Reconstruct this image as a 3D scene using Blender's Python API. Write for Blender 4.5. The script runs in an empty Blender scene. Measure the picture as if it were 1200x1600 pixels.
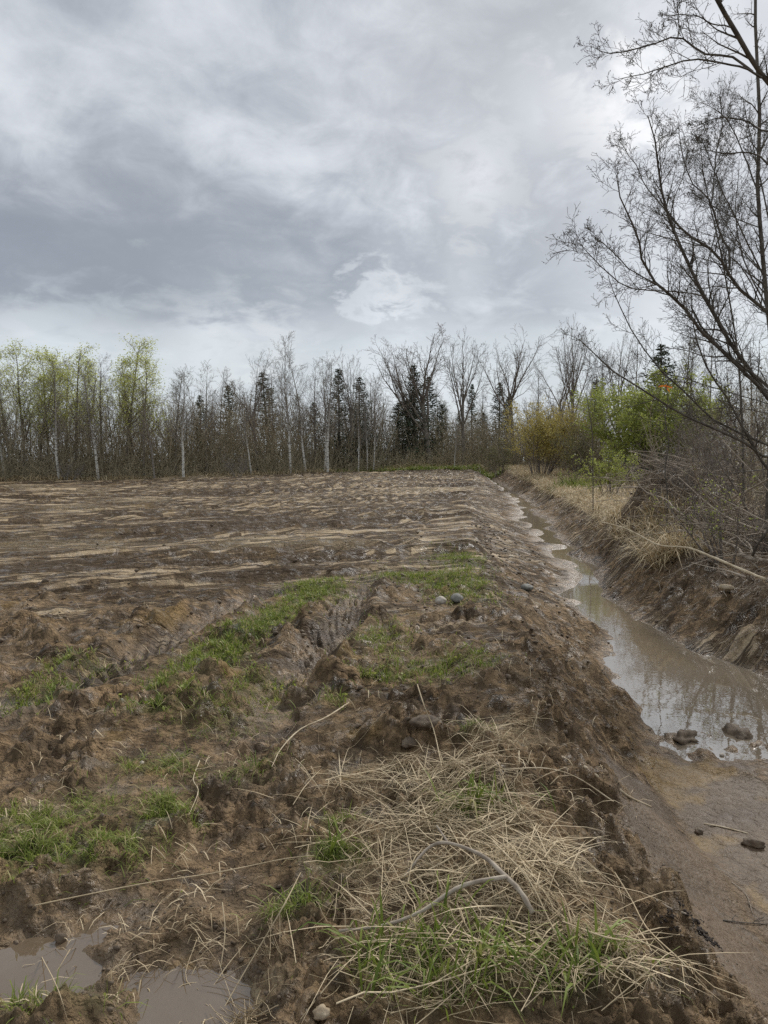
import bpy, math, random
import numpy as np
from mathutils import Vector

sc = bpy.context.scene
COL = sc.collection
PI = math.pi

# ------------------------------------------------------------------ camera
EYE = 1.65
PITCH = math.atan(80 / 1110)
cam_d = bpy.data.cameras.new('camera')
cam = bpy.data.objects.new('camera', cam_d)
COL.objects.link(cam)
cam.location = (0, 0, EYE)
cam.rotation_euler = (PI / 2 - PITCH, 0, 0)
cam_d.sensor_fit = 'VERTICAL'
cam_d.sensor_height = 36.0
cam_d.lens = 1110 / 1600 * 36.0
cam_d.clip_start = 0.05
cam_d.clip_end = 5000
sc.camera = cam


def ray(u, v):
    """direction of a point of the 1200x1600 photograph"""
    a = (u - 600) / 1110
    b = -(v - 800) / 1110
    return np.array([a, math.cos(PITCH) + b * math.sin(PITCH), -math.sin(PITCH) + b * math.cos(PITCH)])


def at(u, v, depth):
    d = ray(u, v)
    return np.array([0, 0, EYE]) + d * depth


# ------------------------------------------------------------------ sky
SUN_EL, SUN_AZ = math.radians(40), math.radians(32)     # azimuth clockwise from +Y
w = bpy.data.worlds.new('World')
sc.world = w
w.use_nodes = True
nt = w.node_tree
nt.nodes.clear()


class NT:
    """small helper for node trees"""
    def __init__(self, tree):
        self.t = tree

    def n(self, kind, **kw):
        nd = self.t.nodes.new(kind)
        for k, v in kw.items():
            setattr(nd, k, v)
        return nd

    def link(self, a, b):
        self.t.links.new(a, b)

    def put(self, sock, v):
        if isinstance(v, bpy.types.NodeSocket):
            self.link(v, sock)
        else:
            sock.default_value = v

    def math(self, op, a, b=0.0, c=None, clamp=False):
        m = self.n('ShaderNodeMath', operation=op, use_clamp=clamp)
        self.put(m.inputs[0], a)
        self.put(m.inputs[1], b)
        if c is not None:
            self.put(m.inputs[2], c)
        return m.outputs[0]

    def vmath(self, op, a, b=None):
        m = self.n('ShaderNodeVectorMath', operation=op)
        self.put(m.inputs[0], a)
        if b is not None:
            self.put(m.inputs[1], b)
        return m.outputs['Value'] if op in ('DOT_PRODUCT', 'LENGTH') else m.outputs[0]

    def noise(self, vec, scale, detail=4, rough=0.55, dist=0.0):
        m = self.n('ShaderNodeTexNoise')
        m.noise_dimensions = '3D'
        self.put(m.inputs['Vector'], vec)
        m.inputs['Scale'].default_value = scale
        m.inputs['Detail'].default_value = detail
        m.inputs['Roughness'].default_value = rough
        m.inputs['Distortion'].default_value = dist
        return m.outputs['Fac']

    def sstep(self, v, a, b):
        m = self.n('ShaderNodeMapRange', interpolation_type='SMOOTHSTEP')
        self.put(m.inputs['Value'], v)
        m.inputs['From Min'].default_value = a
        m.inputs['From Max'].default_value = b
        return m.outputs['Result']

    def mix(self, f, a, b, blend='MIX'):
        m = self.n('ShaderNodeMix', data_type='RGBA', blend_type=blend)
        self.put(m.inputs['Factor'], f)
        self.put(m.inputs['A'], a if isinstance(a, bpy.types.NodeSocket) else (*a, 1))
        self.put(m.inputs['B'], b if isinstance(b, bpy.types.NodeSocket) else (*b, 1))
        return m.outputs['Result']

    def mixf(self, f, a, b):
        m = self.n('ShaderNodeMix', data_type='FLOAT')
        self.put(m.inputs['Factor'], f)
        self.put(m.inputs['A'], a)
        self.put(m.inputs['B'], b)
        return m.outputs['Result']


N = NT(nt)
tc = N.n('ShaderNodeTexCoord')
dirv = tc.outputs['Generated']
sep = N.n('ShaderNodeSeparateXYZ')
N.link(dirv, sep.inputs[0])
zc = N.math('MAXIMUM', sep.outputs['Z'], 0.0)
den = N.math('ADD', zc, 0.30)
px = N.math('DIVIDE', sep.outputs['X'], den)
py = N.math('DIVIDE', sep.outputs['Y'], den)
comb = N.n('ShaderNodeCombineXYZ')
N.link(px, comb.inputs[0]); N.link(py, comb.inputs[1])
cp = comb.outputs[0]
n_big = N.noise(cp, 1.1, 3, 0.5, 0.5)
n_mid = N.noise(cp, 3.0, 7, 0.56, 0.7)
n_fin = N.noise(cp, 9.0, 7, 0.6, 0.4)
cl = N.math('ADD', N.math('MULTIPLY', n_big, 0.44), N.math('ADD', N.math('MULTIPLY', n_mid, 0.36), N.math('MULTIPLY', n_fin, 0.20)))
cl = N.sstep(cl, 0.37, 0.63)
warp = N.math('MULTIPLY', N.math('SUBTRACT', n_mid, 0.5), 0.10)
warp2 = N.math('MULTIPLY', N.math('SUBTRACT', n_fin, 0.5), 0.06)
elev = N.math('ADD', sep.outputs['Z'], N.math('ADD', warp, warp2))
cloud = N.mix(cl, (0.35, 0.378, 0.418), (0.70, 0.73, 0.77))


def blob(u, v, rad, soft=1.0):
    d = ray(u, v)
    d = d / np.linalg.norm(d)
    dp = N.vmath('DOT_PRODUCT', dirv, tuple(d))
    ang = N.math('ARCCOSINE', N.math('MINIMUM', dp, 0.99999))
    x = N.math('ADD', ang, N.math('ADD', N.math('MULTIPLY', warp, 2.2 * soft), N.math('MULTIPLY', warp2, 4.6)))
    m = N.sstep(x, math.radians(rad * 1.25), -.012)
    return m


# heavy darker bank low on the left, thinning to the right
azl = N.math('DIVIDE', sep.outputs['X'], N.math('MAXIMUM', sep.outputs['Y'], 0.05))
left = N.sstep(N.math('ADD', azl, N.math('MULTIPLY', warp, 2.0)), 0.30, -0.35)
bank = N.math('MULTIPLY', N.sstep(elev, 0.175, 0.215), N.sstep(elev, 0.40, 0.25))
bank = N.math('MULTIPLY', bank, left)
cloud = N.mix(N.math('MULTIPLY', bank, 0.80), cloud, (0.225, 0.255, 0.305))
# paler band under the cloud base
low = N.sstep(elev, 0.195, 0.150)
cloud = N.mix(N.math('MULTIPLY', low, 0.62), cloud, (0.64, 0.70, 0.73))
low2 = N.sstep(elev, 0.12, 0.05)
cloud = N.mix(N.math('MULTIPLY', low2, 0.45), cloud, (0.55, 0.59, 0.65))
for (u, v, r, s, c) in [(612, 438, 2.0, 0.36, (0.92, 0.95, 0.98)), (585, 452, 1.5, 0.4, (0.88, 0.91, 0.94)), (648, 455, 1.6, 0.3, (0.86, 0.89, 0.92)), (720, 425, 2.2, 0.35, (0.78, 0.81, 0.85)), (752, 265, 3.6, 0.65, (0.92, 0.94, 0.97)), (738, 300, 3.2, 0.6, (0.92, 0.94, 0.97)),
                        (850, 185, 3.6, 0.6, (0.85, 0.88, 0.91)), (1020, 140, 4.6, 0.95, (1.05, 1.06, 1.07)), (960, 170, 3.4, 0.6, (1.0, 1.0, 1.0)),
                        (1120, 260, 11.0, 0.35, (0.86, 0.88, 0.91)), (340, 522, 4.6, 0.55, (0.84, 0.88, 0.90)), (430, 515, 3.2, 0.5, (0.88, 0.91, 0.92)),
                        (90, 545, 5.0, 0.45, (0.72, 0.79, 0.84)), (1060, 470, 9.0, 0.45, (0.80, 0.83, 0.87)), (620, 590, 5.5, 0.5, (0.76, 0.80, 0.85))]:
    cloud = N.mix(N.math('MULTIPLY', blob(u, v, r), s), cloud, c)
for (u, v, r, s, c) in [(150, 430, 9, 0.35, (0.29, 0.315, 0.35)), (700, 370, 6, 0.40, (0.36, 0.385, 0.41)), (860, 290, 5, 0.45, (0.40, 0.42, 0.45)),
                        (800, 60, 10, 0.30, (0.42, 0.44, 0.46)), (300, 330, 9, 0.3, (0.34, 0.365, 0.40)), (640, 150, 10, 0.35, (0.38, 0.40, 0.43)), (420, 420, 8, 0.4, (0.27, 0.30, 0.34))]:
    cloud = N.mix(N.math('MULTIPLY', blob(u, v, r), s), cloud, c)
below = N.sstep(sep.outputs['Z'], 0.0, -0.05)
cloud = N.mix(below, cloud, (0.10, 0.085, 0.07))
sky = N.n('ShaderNodeTexSky', sky_type='NISHITA')
sky.sun_disc = False
sky.sun_elevation = SUN_EL
sky.sun_rotation = SUN_AZ
bg1 = N.n('ShaderNodeBackground'); bg1.inputs['Strength'].default_value = 0.08
N.link(sky.outputs[0], bg1.inputs['Color'])
bg2 = N.n('ShaderNodeBackground'); bg2.inputs['Strength'].default_value = .52
N.link(cloud, bg2.inputs['Color'])
mx = N.n('ShaderNodeMixShader'); mx.inputs[0].default_value = 0.95
N.link(bg1.outputs[0], mx.inputs[1]); N.link(bg2.outputs[0], mx.inputs[2])
out = N.n('ShaderNodeOutputWorld')
N.link(mx.outputs[0], out.inputs[0])
w.cycles.sampling_method = 'MANUAL'
w.cycles.sample_map_resolution = 512

sun_d = bpy.data.lights.new('sun', 'SUN')
sun_d.energy = 1.5
sun_d.angle = math.radians(11)
sun_d.color = (1.0, 0.97, 0.92)
sun = bpy.data.objects.new('sun', sun_d)
COL.objects.link(sun)
sdir = Vector((math.sin(SUN_AZ) * math.cos(SUN_EL), math.cos(SUN_AZ) * math.cos(SUN_EL), math.sin(SUN_EL)))
sun.rotation_euler = sdir.to_track_quat('Z', 'Y').to_euler()
sun.location = (0, 0, 40)

sc.view_settings.view_transform = 'Standard'
sc.view_settings.look = 'None'
sc.view_settings.exposure = 1.05
sc.view_settings.gamma = 1.0
sc.cycles.use_denoising = False
sc.cycles.sample_clamp_indirect = 1.5
sc.cycles.sample_clamp_direct = 3.0
sc.cycles.caustics_reflective = False
sc.cycles.max_bounces = 6
sc.cycles.diffuse_bounces = 3
sc.cycles.transparent_max_bounces = 8

# ------------------------------------------------------------------ noise
def _hash(ix, iy, seed):
    h = (ix.astype(np.int64) * 374761393 + iy.astype(np.int64) * 668265263 + seed * 974634777) & 0xFFFFFFFF
    h = ((h ^ (h >> 13)) * 1274126177) & 0xFFFFFFFF
    h = h ^ (h >> 16)
    return (h & 0xFFFF).astype(np.float64) / 65535.0


_GA = np.array([(math.cos(a * PI / 8), math.sin(a * PI / 8)) for a in range(16)])


def gn(x, y, seed=0):
    """gradient noise, about -1..1"""
    x = np.asarray(x, float); y = np.asarray(y, float)
    ix = np.floor(x); iy = np.floor(y)
    fx = x - ix; fy = y - iy
    sx = fx * fx * fx * (fx * (fx * 6 - 15) + 10)
    sy = fy * fy * fy * (fy * (fy * 6 - 15) + 10)

    def c(dx, dy):
        k = (_hash(ix + dx, iy + dy, seed) * 15.999).astype(int)
        g = _GA[k]
        return g[..., 0] * (fx - dx) + g[..., 1] * (fy - dy)
    a = c(0, 0); b = c(1, 0); d = c(0, 1); e = c(1, 1)
    return ((a + (b - a) * sx) * (1 - sy) + (d + (e - d) * sx) * sy) * 1.5


def ss(a, b, x):
    t = np.clip((x - a) / (b - a), 0, 1)
    return t * t * (3 - 2 * t)


def fbm(x, y, wl, octs, seed, sp, gain=0.5, ridged=False):
    s = 0.0
    amp = 1.0
    for i in range(octs):
        f = ss(1.0, 2.2, wl / sp)
        if np.any(f > 0):
            n = gn(x / wl, y / wl, seed + i * 17)
            if ridged:
                n = 1 - 2 * np.abs(n)
            s = s + amp * f * n
        amp *= gain
        wl *= 0.47
        x, y = x * 0.8 - y * 0.6, x * 0.6 + y * 0.8
    return s


def clods(x, y, size, seed, sp, dens=.75):
    """heap of rounded lumps: highest dome of the neighbouring cells"""
    f = ss(1.2, 2.6, size / sp)
    w1 = gn(x / (size * .55), y / (size * .55), seed + 3) * size * .22
    w2 = gn(x / (size * .5) + 7, y / (size * .5), seed + 4) * size * .22
    X = (x + w1) / size; Y = (y + w2) / size
    ix = np.floor(X); iy = np.floor(Y)
    h = np.zeros(np.shape(X))
    for a in (-1, 0, 1):
        for b in (-1, 0, 1):
            cx = ix + a; cy = iy + b
            jx = cx + .5 + (_hash(cx, cy, seed) - .5) * .9
            jy = cy + .5 + (_hash(cx, cy, seed + 1) - .5) * .9
            rr = .30 + .50 * _hash(cx, cy, seed + 2)
            hh = (_hash(cx, cy, seed + 5) < dens) * (.35 + .65 * _hash(cx, cy, seed + 6))
            u = 1 - ((X - jx) ** 2 + (Y - jy) ** 2) / (rr * rr)
            h = np.maximum(h, hh * rr * 1.4 * np.sqrt(np.clip(u, 0, 1)))
    return h * f


def tab(y, pts):
    return np.interp(y, [p[0] for p in pts], [p[1] for p in pts])


XL = [(0, .95), (1.9, .84), (2.7, .76), (4, .93), (6.75, 1.17), (11, 1.5), (18, 2.2), (25, 3.0), (33, 4.0), (44, 5.6), (60, 7.6), (75, 11), (90, 16)]
XA = [(0, 1.9), (3.9, 1.88), (5.3, 2.0), (6.3, 2.55), (8.4, 2.78), (11.5, 3.25), (16, 4.0), (20, 4.2), (25, 4.75), (33, 6.05), (44, 7.3), (60, 8.4), (75, 11.8), (90, 17)]
XB = [(0, 3.7), (3.9, 4.3), (7.4, 4.0), (9, 3.42), (10.5, 3.52), (14.7, 4.45), (19, 4.8), (25, 5.6), (33, 6.9), (44, 8.0), (60, 9.0), (75, 12.3), (90, 17.5)]
XR = [(0, 6.2), (4, 5.9), (8.3, 4.95), (12, 5.05), (16, 5.7), (23, 6.9), (32, 8.2), (44, 9.4), (60, 10.6), (75, 13.6), (90, 19)]
ZF = [(0, -.60), (3.8, -.60), (5.2, -.615), (6.1, -.70), (10, -.71), (13, -.66), (14, -.60), (15.5, -.60), (18, -.57), (25, -.50), (33, -.40), (44, -.20), (60, .20), (75, .75), (90, 1.0)]
ZW = [(5, -.65), (13, -.65), (14, -.60), (18, -.535), (25, -.458), (33, -.368), (44, -.175), (60, .20)]
RUT_A = [(-.62, 1.2), (-.6, 2.3), (-.74, 3.3), (-.82, 4.2), (-.66, 5.5), (-.5, 7), (-.35, 8.8), (-.1, 10.2), (.9, 12.5)]
RUT_C = [(-3.6, 2.2), (-2.7, 3.6), (-2.3, 5), (-2.1, 6.4), (-1.75, 8.0), (-1.2, 9.6), (-.2, 11.5)]
PITS = [(-1.12, 2.26, .34, .22, .075), (-.60, 2.12, .27, .24, .07), (-2.62, 4.85, .20, .22, .06), (.33, 4.35, .30, .22, .11), (-1.62, 6.35, .20, .10, .05), (-.95, 2.52, .16, .12, .05)]
# green patches: centre, radii, weight
GREEN = []
STRAW = []


def seg_d(x, y, line):
    best = np.full(np.shape(x), 1e9)
    for (a, b), (c, d) in zip(line[:-1], line[1:]):
        vx, vy = c - a, d - b
        t = np.clip(((x - a) * vx + (y - b) * vy) / (vx * vx + vy * vy), 0, 1)
        best = np.minimum(best, np.hypot(x - a - t * vx, y - b - t * vy))
    return best


def rise(x, y):
    return 1.0 * ss(26, 76, y) * ss(-32, 6, x) + 0.12 * ss(20, 60, y)


def patch(x, y, plist, sc_=1.0):
    m = np.zeros(np.shape(x))
    for (cx, cy, rx, ry, rot, wgt) in plist:
        c, s = math.cos(rot), math.sin(rot)
        dx, dy = x - cx, y - cy
        q = ((dx * c + dy * s) / (rx * sc_)) ** 2 + ((-dx * s + dy * c) / (ry * sc_)) ** 2
        m = np.maximum(m, wgt * np.exp(-q * 1.2))
    return m


def terrain(x, y, masks=False):
    x = np.asarray(x, float); y = np.asarray(y, float)
    r = np.hypot(x, y)
    sp = np.clip(.0022 * (r * r + 2.7) / 1.65, .004, .32) * .75
    wob = fbm(x, y, 1.6, 3, 5, sp) * (.09 * ss(1, 5, r) + .14 * ss(8, 16, y))
    xl, xa, xb, xr = tab(y, XL), tab(y, XA), tab(y, XB), tab(y, XR)
    zf = tab(y, ZF)
    xw = x + wob * (1 + .6 * ss(8, 20, y))
    field = rise(x, y)
    big = fbm(x, y, 7.0, 3, 11, sp) * .045 * ss(2, 8, r)
    zl = field + big
    zr = .07 + field * .9 + .12 * ss(9, 14, y) + big + .12 * ss(0, 3, xw - xr) * ss(4, 9, y) + fbm(x, y, 1.2, 4, 31, sp) * .09
    # upturned soil mound with roots behind the brush
    md = np.exp(-(((x - 6.35) / 1.25) ** 2 + ((y - 15.2) / 1.5) ** 2) ** 1.5)
    zr = zr + md * (1.05 + .35 * fbm(x, y, .8, 4, 77, sp))
    md2 = np.exp(-(((x - 5.25) / .5) ** 2 + ((y - 13.2) / .9) ** 2))
    zr = zr + md2 * .08
    mnd = (.30 * gn(y / 2.1, y * 0 + 3.3, 701) + .12 * gn(y / .8, y * 0 + 1.1, 703) * ss(22, 10, y)) * ss(5.5, 7.5, y) * ss(60, 40, y)
    xa = xa + mnd + .10 * ss(8, 14, y); xb = xb + .6 * mnd
    tl = np.clip((xw - xl) / np.maximum(xa - xl, .3), 0, 1)
    tr = np.clip((xw - xb) / np.maximum(xr - xb, .3), 0, 1)
    inL = xw < xl
    pL = tl ** 1.15 * (1 - .0 * tl)
    pL = pL * pL * (3 - 2 * pL) * .5 + pL * .5
    pR = tr * tr * (3 - 2 * tr) * .6 + tr * .4
    crest = .06 * np.exp(-((xw - xl + .15) / .45) ** 2)
    mid = np.clip((xw - xa) / np.maximum(xb - xa, .2), 0, 1)
    up_ = ss(12.2, 14.5, y)
    fl = zf - .05 * np.sin(mid * PI) * ss(4.5, 6.5, y) + up_ * (.055 - .06 * np.sin(mid * PI) + .05 * fbm(x, y, 1.3, 3, 301, sp))
    z = np.where(xw < xa, zl * (1 - pL) + fl * pL + crest, np.where(xw > xb, fl * (1 - pR) + zr * pR, fl))
    floorm = ss(.75, 1.0, tl) * ss(.25, .0, tr)
    bankL = ss(0.0, .15, tl) * (1 - floorm) * (tr <= 0)
    bankR = (tr > 0) * ss(0, .15, tr) * ss(1.0, .9, tr)
    beyond = ss(.85, 1.0, tr)
    onfield = ss(.2, 0, tl)
    # crumbly soil at four sizes
    K1 = clods(x, y, .30, 501, sp, .55); K2 = clods(x, y, .14, 511, sp, .7); K3 = clods(x, y, .065, 521, sp, .75); K4 = clods(x, y, .030, 531, sp, .8)
    KK = .075 * K1 + .050 * K2 + .026 * K3 + .013 * K4
    # zones of the field
    n1 = fbm(x, y, 1.1, 3, 41, sp)
    furz = ss(8.2, 9.6, y + .5 * n1 - .55 * np.clip(x + 1.2, 0, 3) * (y < 16) + .0 * x) * onfield
    # furrows run to the right and away
    k = .46
    nn = (y - k * x) / math.hypot(1, k)
    al = (x + k * y) / math.hypot(1, k)
    bend = .55 * ss(-1.2, .3, x - xl) * ss(6, 10, y)
    wv = gn(al / 15, nn / 8, 61) * .9 + gn(al / 3.5, nn / 1.6, 63) * .09
    nq = nn + wv + bend
    spn = sp * .62
    f1 = (1 - 2 * np.abs(gn(al / 9.0, nq / .85, 65))) * ss(.8, 2.2, .85 / spn)
    f2 = gn(al / 3.5, nq / .33, 67) * ss(.8, 2.0, .33 / spn)
    f3 = gn(al / 12.0, nq / 2.6, 69)
    f4 = gn(al / 1.3, nq / .13, 70) * ss(1.0, 2.0, .13 / spn)
    fur = .050 * f1 + .040 * f2 + .035 * f3 + .012 * f4
    cr = f1 * .35 + f2 * .75 + f3 * .6 + .40 * gn(al / 3.0, nq / .42, 73) + .25 * gn(al / .8, nq / .2, 74) - .10
    cr = cr + .35 * gn(al / 22, nq / 5.5, 76) * ss(12, 25, r)
    crustF = ss(.02, .30, cr)
    rough_f = 1 - crustF
    def saw(per, seed, fr):
        ph = nq / per + .6 * gn(al / (per * 13), nq / (per * 3), seed) + .10 * gn(al / (per * .8), nq / (per * 1.2), seed + 1)
        t_ = ph - np.floor(ph)
        a_ = _hash(np.floor(ph), np.zeros_like(ph), seed + 2) * .7 + .3
        a_ = a_ * ss(-.55, .05, gn(al / (per * 14), np.floor(ph) * 1.7, seed + 4) + .1)
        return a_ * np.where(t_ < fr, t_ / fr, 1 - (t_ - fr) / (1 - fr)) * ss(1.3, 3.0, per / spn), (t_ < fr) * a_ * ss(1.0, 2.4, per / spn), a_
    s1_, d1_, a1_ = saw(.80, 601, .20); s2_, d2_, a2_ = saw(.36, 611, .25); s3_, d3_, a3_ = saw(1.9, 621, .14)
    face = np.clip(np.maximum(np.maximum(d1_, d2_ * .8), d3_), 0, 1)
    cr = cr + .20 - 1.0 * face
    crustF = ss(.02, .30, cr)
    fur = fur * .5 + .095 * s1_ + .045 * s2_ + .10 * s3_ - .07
    zfur = fur * (1.25 + .9 * ss(10, 25, y)) + rough_f * (fbm(x, y, .30, 4, 81, sp, .6) * .028 + KK * .75) - .04 * rough_f + (1 - rough_f) * .25 * KK * ss(.1, .6, gn(x / .7, y / .7, 83))
    # churned near ground
    churn_n = fbm(x, y, .75, 3, 91, sp)
    c1 = fbm(x, y, .34, 6, 93, sp, .60)
    c2 = fbm(x + .07 * c1, y, .13, 4, 97, sp, .60, True)
    amt = ss(-.35, .45, churn_n)
    billow = np.abs(fbm(x, y, .21, 4, 99, sp, .62))
    zch = .034 * c1 * (.45 + .9 * amt) + .014 * c2 * amt + .055 * (billow - .3) * (.35 + amt) + KK * (.15 + 1.2 * amt)
    # tool smears: shallow streaks following the travel direction
    z = z + furz * zfur
    nearz = np.clip(onfield - furz, 0, 1)
    pq = np.zeros_like(x)
    for (cx, cy, rx, ry, dep) in PITS[:3]:
        pq = np.maximum(pq, np.exp(-(((x - cx) / (rx * 1.05)) ** 2 + ((y - cy) / (ry * 1.05)) ** 2) ** 2))
    nf_ = ss(2.5, 5.5, r)
    zch = zch - (1 - nf_) * (.5 * .034 * c1 * (.45 + .9 * amt) + .6 * .075 * K1 * (.15 + 1.2 * amt))
    z = z + nearz * zch * (1 - .85 * pq) * (.75 + .25 * nf_)
    dA = seg_d(x + .05 * c1, y, RUT_A); dC = seg_d(x + .05 * c1, y, RUT_C)
    rutm = np.zeros_like(x)
    for dd, dep in ((dA, .085), (dC, .09)):
        f = nearz * ss(.0, .5, 1)
        f = f * (.35 + .65 * ss(3.0, 5.5, y))
        z = z - f * dep * np.exp(-(dd / .21) ** 4) + f * .040 * np.exp(-((dd - .31) / .075) ** 2) * (.6 + .9 * amt)
        rutm = np.maximum(rutm, f * np.exp(-(dd / .2) ** 4))
    # lug marks pressed into the ruts
    lug = np.sin((y * .95 + np.abs(x + .45) * 1.3) / .085 * 2 * PI / 1.0)
    z = z + rutm * .016 * lug * ss(4.2, 5.5, y) * ss(10, 8, y)
    pitm = np.zeros_like(x)
    for (cx, cy, rx, ry, dep) in PITS:
        q = ((x - cx) / rx) ** 2 + ((y - cy) / ry) ** 2 + .25 * c1
        e = np.exp(-np.clip(q, 0, 50) ** 1.5)
        z = z - dep * e + .016 * np.exp(-((np.sqrt(np.abs(q)) - 1.5) / .3) ** 2) * nearz
        pitm = np.maximum(pitm, e)
    # heap under the straw
    z = z + .10 * np.exp(-(((x - .42) / .36) ** 2 + ((y - 2.75) / 1.0) ** 2)) * (1 + .5 * c1) * onfield
    z = z + .09 * np.exp(-(((x - .05) / .35) ** 2 + ((y - 4.15) / .25) ** 2)) * (1 + c1)
    z = z + .05 * np.exp(-(((x + .1) / .2) ** 2 + ((y - 9.0) / 1.2) ** 2))
    # left bank: crumbly upper, smooth lower part close to us
    lowsm = ss(.26, .46, tl + .16 * c1) * ss(5.0, 4.2, y + .4 * n1)
    bk = bankL * (1 - lowsm) * (1 + .6 * ss(9, 16, y))
    cb = fbm(x, y, .38, 6, 103, sp, .62)
    z = z + bk * (.045 * cb + .014 * c2 * ss(-.3, .4, cb) + .05 * (billow - .3) * .9 + KK * ss(-.5, .35, cb) * 1.05)
    # right bank: slumped slabs sloping to the water
    sl = fbm((x * .55 + y * .15), (y * .9 - x * .75) * 1.9, .55, 5, 111, sp, .58, True)
    z = z + bankR * (.085 * sl * ss(.10, .5, tr) + .035 * fbm(x, y, .3, 5, 117, sp, .6) + KK * ss(.25, .8, tr + .5 * sl)) 
    z = z + beyond * (fbm(x, y, .35, 4, 121, sp, .6) * .05 + KK * (.7 + 1.6 * md)) * ss(40, 20, y) + md * .22 * fbm(x, y, .45, 4, 303, sp, .65, True)
    # floor
    smf = floorm
    z = z + smf * (fbm(x, y, 1.0, 3, 131, sp) * .022 + fbm(x, y, .22, 4, 133, sp) * .010 * ss(4.3, 5.4, y) + .006 * fbm(x * 3.0 + y * .9, y * .6 - x * .3, .2, 5, 137, sp, .6) + .010 * K4 + .010 * K3 * ss(.1, .5, c1))
    rimc = smf * ss(4.6, 5.3, y) * ss(6.2, 5.7, y)
    z = z + rimc * (.03 * np.clip(c1, -.3, 2) + .012 + KK * ss(-.1, .5, c1) * .9)
    z = z + smf * ss(6, 7, y) * ss(14, 12, y) * (.05 * np.clip(fbm(x, y, .8, 4, 305, sp) - .45 + 1.1 * ss(.35, .0, mid) * ss(.1, .5, c1) * 1.0, 0, 1.2))
    if not masks:
        return z
    # ---- masks
    low = ss(.25, .7, churn_n)
    crust = furz * np.clip(.5 + .5 * (cr - .02), 0, 1)
    crust = np.maximum(crust, .52 * nearz * ss(-.1, .5, fbm(x, y, .9, 4, 143, sp)) * ss(3.0, 7.5, y))
    crust = np.maximum(crust, .54 * bankL * ss(-.1, .5, fbm(x, y, .8, 4, 145, sp)) * ss(7, 12, y))
    crust = np.maximum(crust, bankL * np.clip(.40 + .4 * cr, 0, .8) * ss(10, 15, y) * ss(.9, .5, tl))
    crust = np.maximum(crust, .58 * bankR * ss(-.1, .5, fbm(x, y, .9, 4, 149, sp)) * ss(.75, .4, tr))
    smooth = np.maximum(floorm * ss(5.6, 4.8, y + .4 * c1), lowsm * bankL)
    ochre = ss(.1, .6, fbm(x, y, .35, 4, 151, sp) + 1.3 * np.exp(-(((x - 2.15) / .45) ** 2 + ((y - 4.95) / .5) ** 2)) - .55)
    ochre = np.maximum(ochre, furz * ss(.5, .8, gn(al / 2.0, nq / .5, 157) + .15 * n1) * .55)
    ochre = np.maximum(ochre, nearz * ss(.45, .8, gn(x / .5, y / .4, 159) + .5 * np.exp(-((x + 2.55) / .5) ** 2 - ((y - 7.2) / .7) ** 2)) * .7)
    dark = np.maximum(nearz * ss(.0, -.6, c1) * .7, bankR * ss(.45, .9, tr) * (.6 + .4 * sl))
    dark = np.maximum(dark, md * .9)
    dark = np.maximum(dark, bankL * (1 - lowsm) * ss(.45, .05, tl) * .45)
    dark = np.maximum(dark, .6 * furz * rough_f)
    straw = np.maximum(patch(x, y, STRAW), beyond * ss(11.5, 14, y) * ss(4.5, 1.5, x - xr) * (1 - md))
    straw = np.maximum(straw, .55 * furz * ss(.2, .7, fbm(x, y, 6, 4, 163, sp) + .55 * ss(-6, -20, x) * ss(14, 18, y) * ss(40, 30, y) - .1))
    green = np.maximum(patch(x, y, GREEN), 0)
    endg = ss(60, 66, y + 3 * n1) * ss(-14, -6, x + .12 * (y - 60)) * ss(24, 14, x)
    green = np.maximum(green, endg * .8 * ss(-.6, .3, fbm(x, y, 3, 3, 165, sp)))
    woods = np.maximum(ss(51.5, 54, y + 1.0 * n1 - .33 * (x + 28) * (x < 5) - 11.0 * (x >= 5)), ss(2.5, 5.5, x - xr) * ss(0, 3, y))
    woods = np.maximum(woods, ss(0, -3, y - 0.0) * 0)
    wet = np.maximum(pitm * (y < 5), rutm * .6)
    edge = floorm * ss(4.6, 6, y) * (1 - .25 * ss(12, 15, y))
    wet = np.maximum(wet, edge)
    wet = np.maximum(wet, smooth * .7)
    return z, crust, smooth, ochre, dark, straw, green, woods, wet, al, nq, face * furz


def H(x, y):
    return float(terrain(np.array([x]), np.array([y]))[0])


_TT = np.exp(np.linspace(math.log(1.2), math.log(110), 900))


def hit(u, v, lift=0.0):
    """where the line of sight through a point of the photograph meets the ground"""
    d = ray(u, v)
    X = d[0] * _TT; Y = d[1] * _TT; Z = EYE + d[2] * _TT
    hz = terrain(X, Y)
    k = np.argmax(Z < hz)
    if k == 0:
        k = len(_TT) - 1
    return np.array([X[k], Y[k], hz[k] + lift])


def gpatch(u, v, rx, ry, rot=0, wgt=1.0):
    # u,v on flat ground
    d = ray(u, v); t = -EYE / d[2]
    return (d[0] * t, d[1] * t, rx, ry, rot, wgt)


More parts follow.
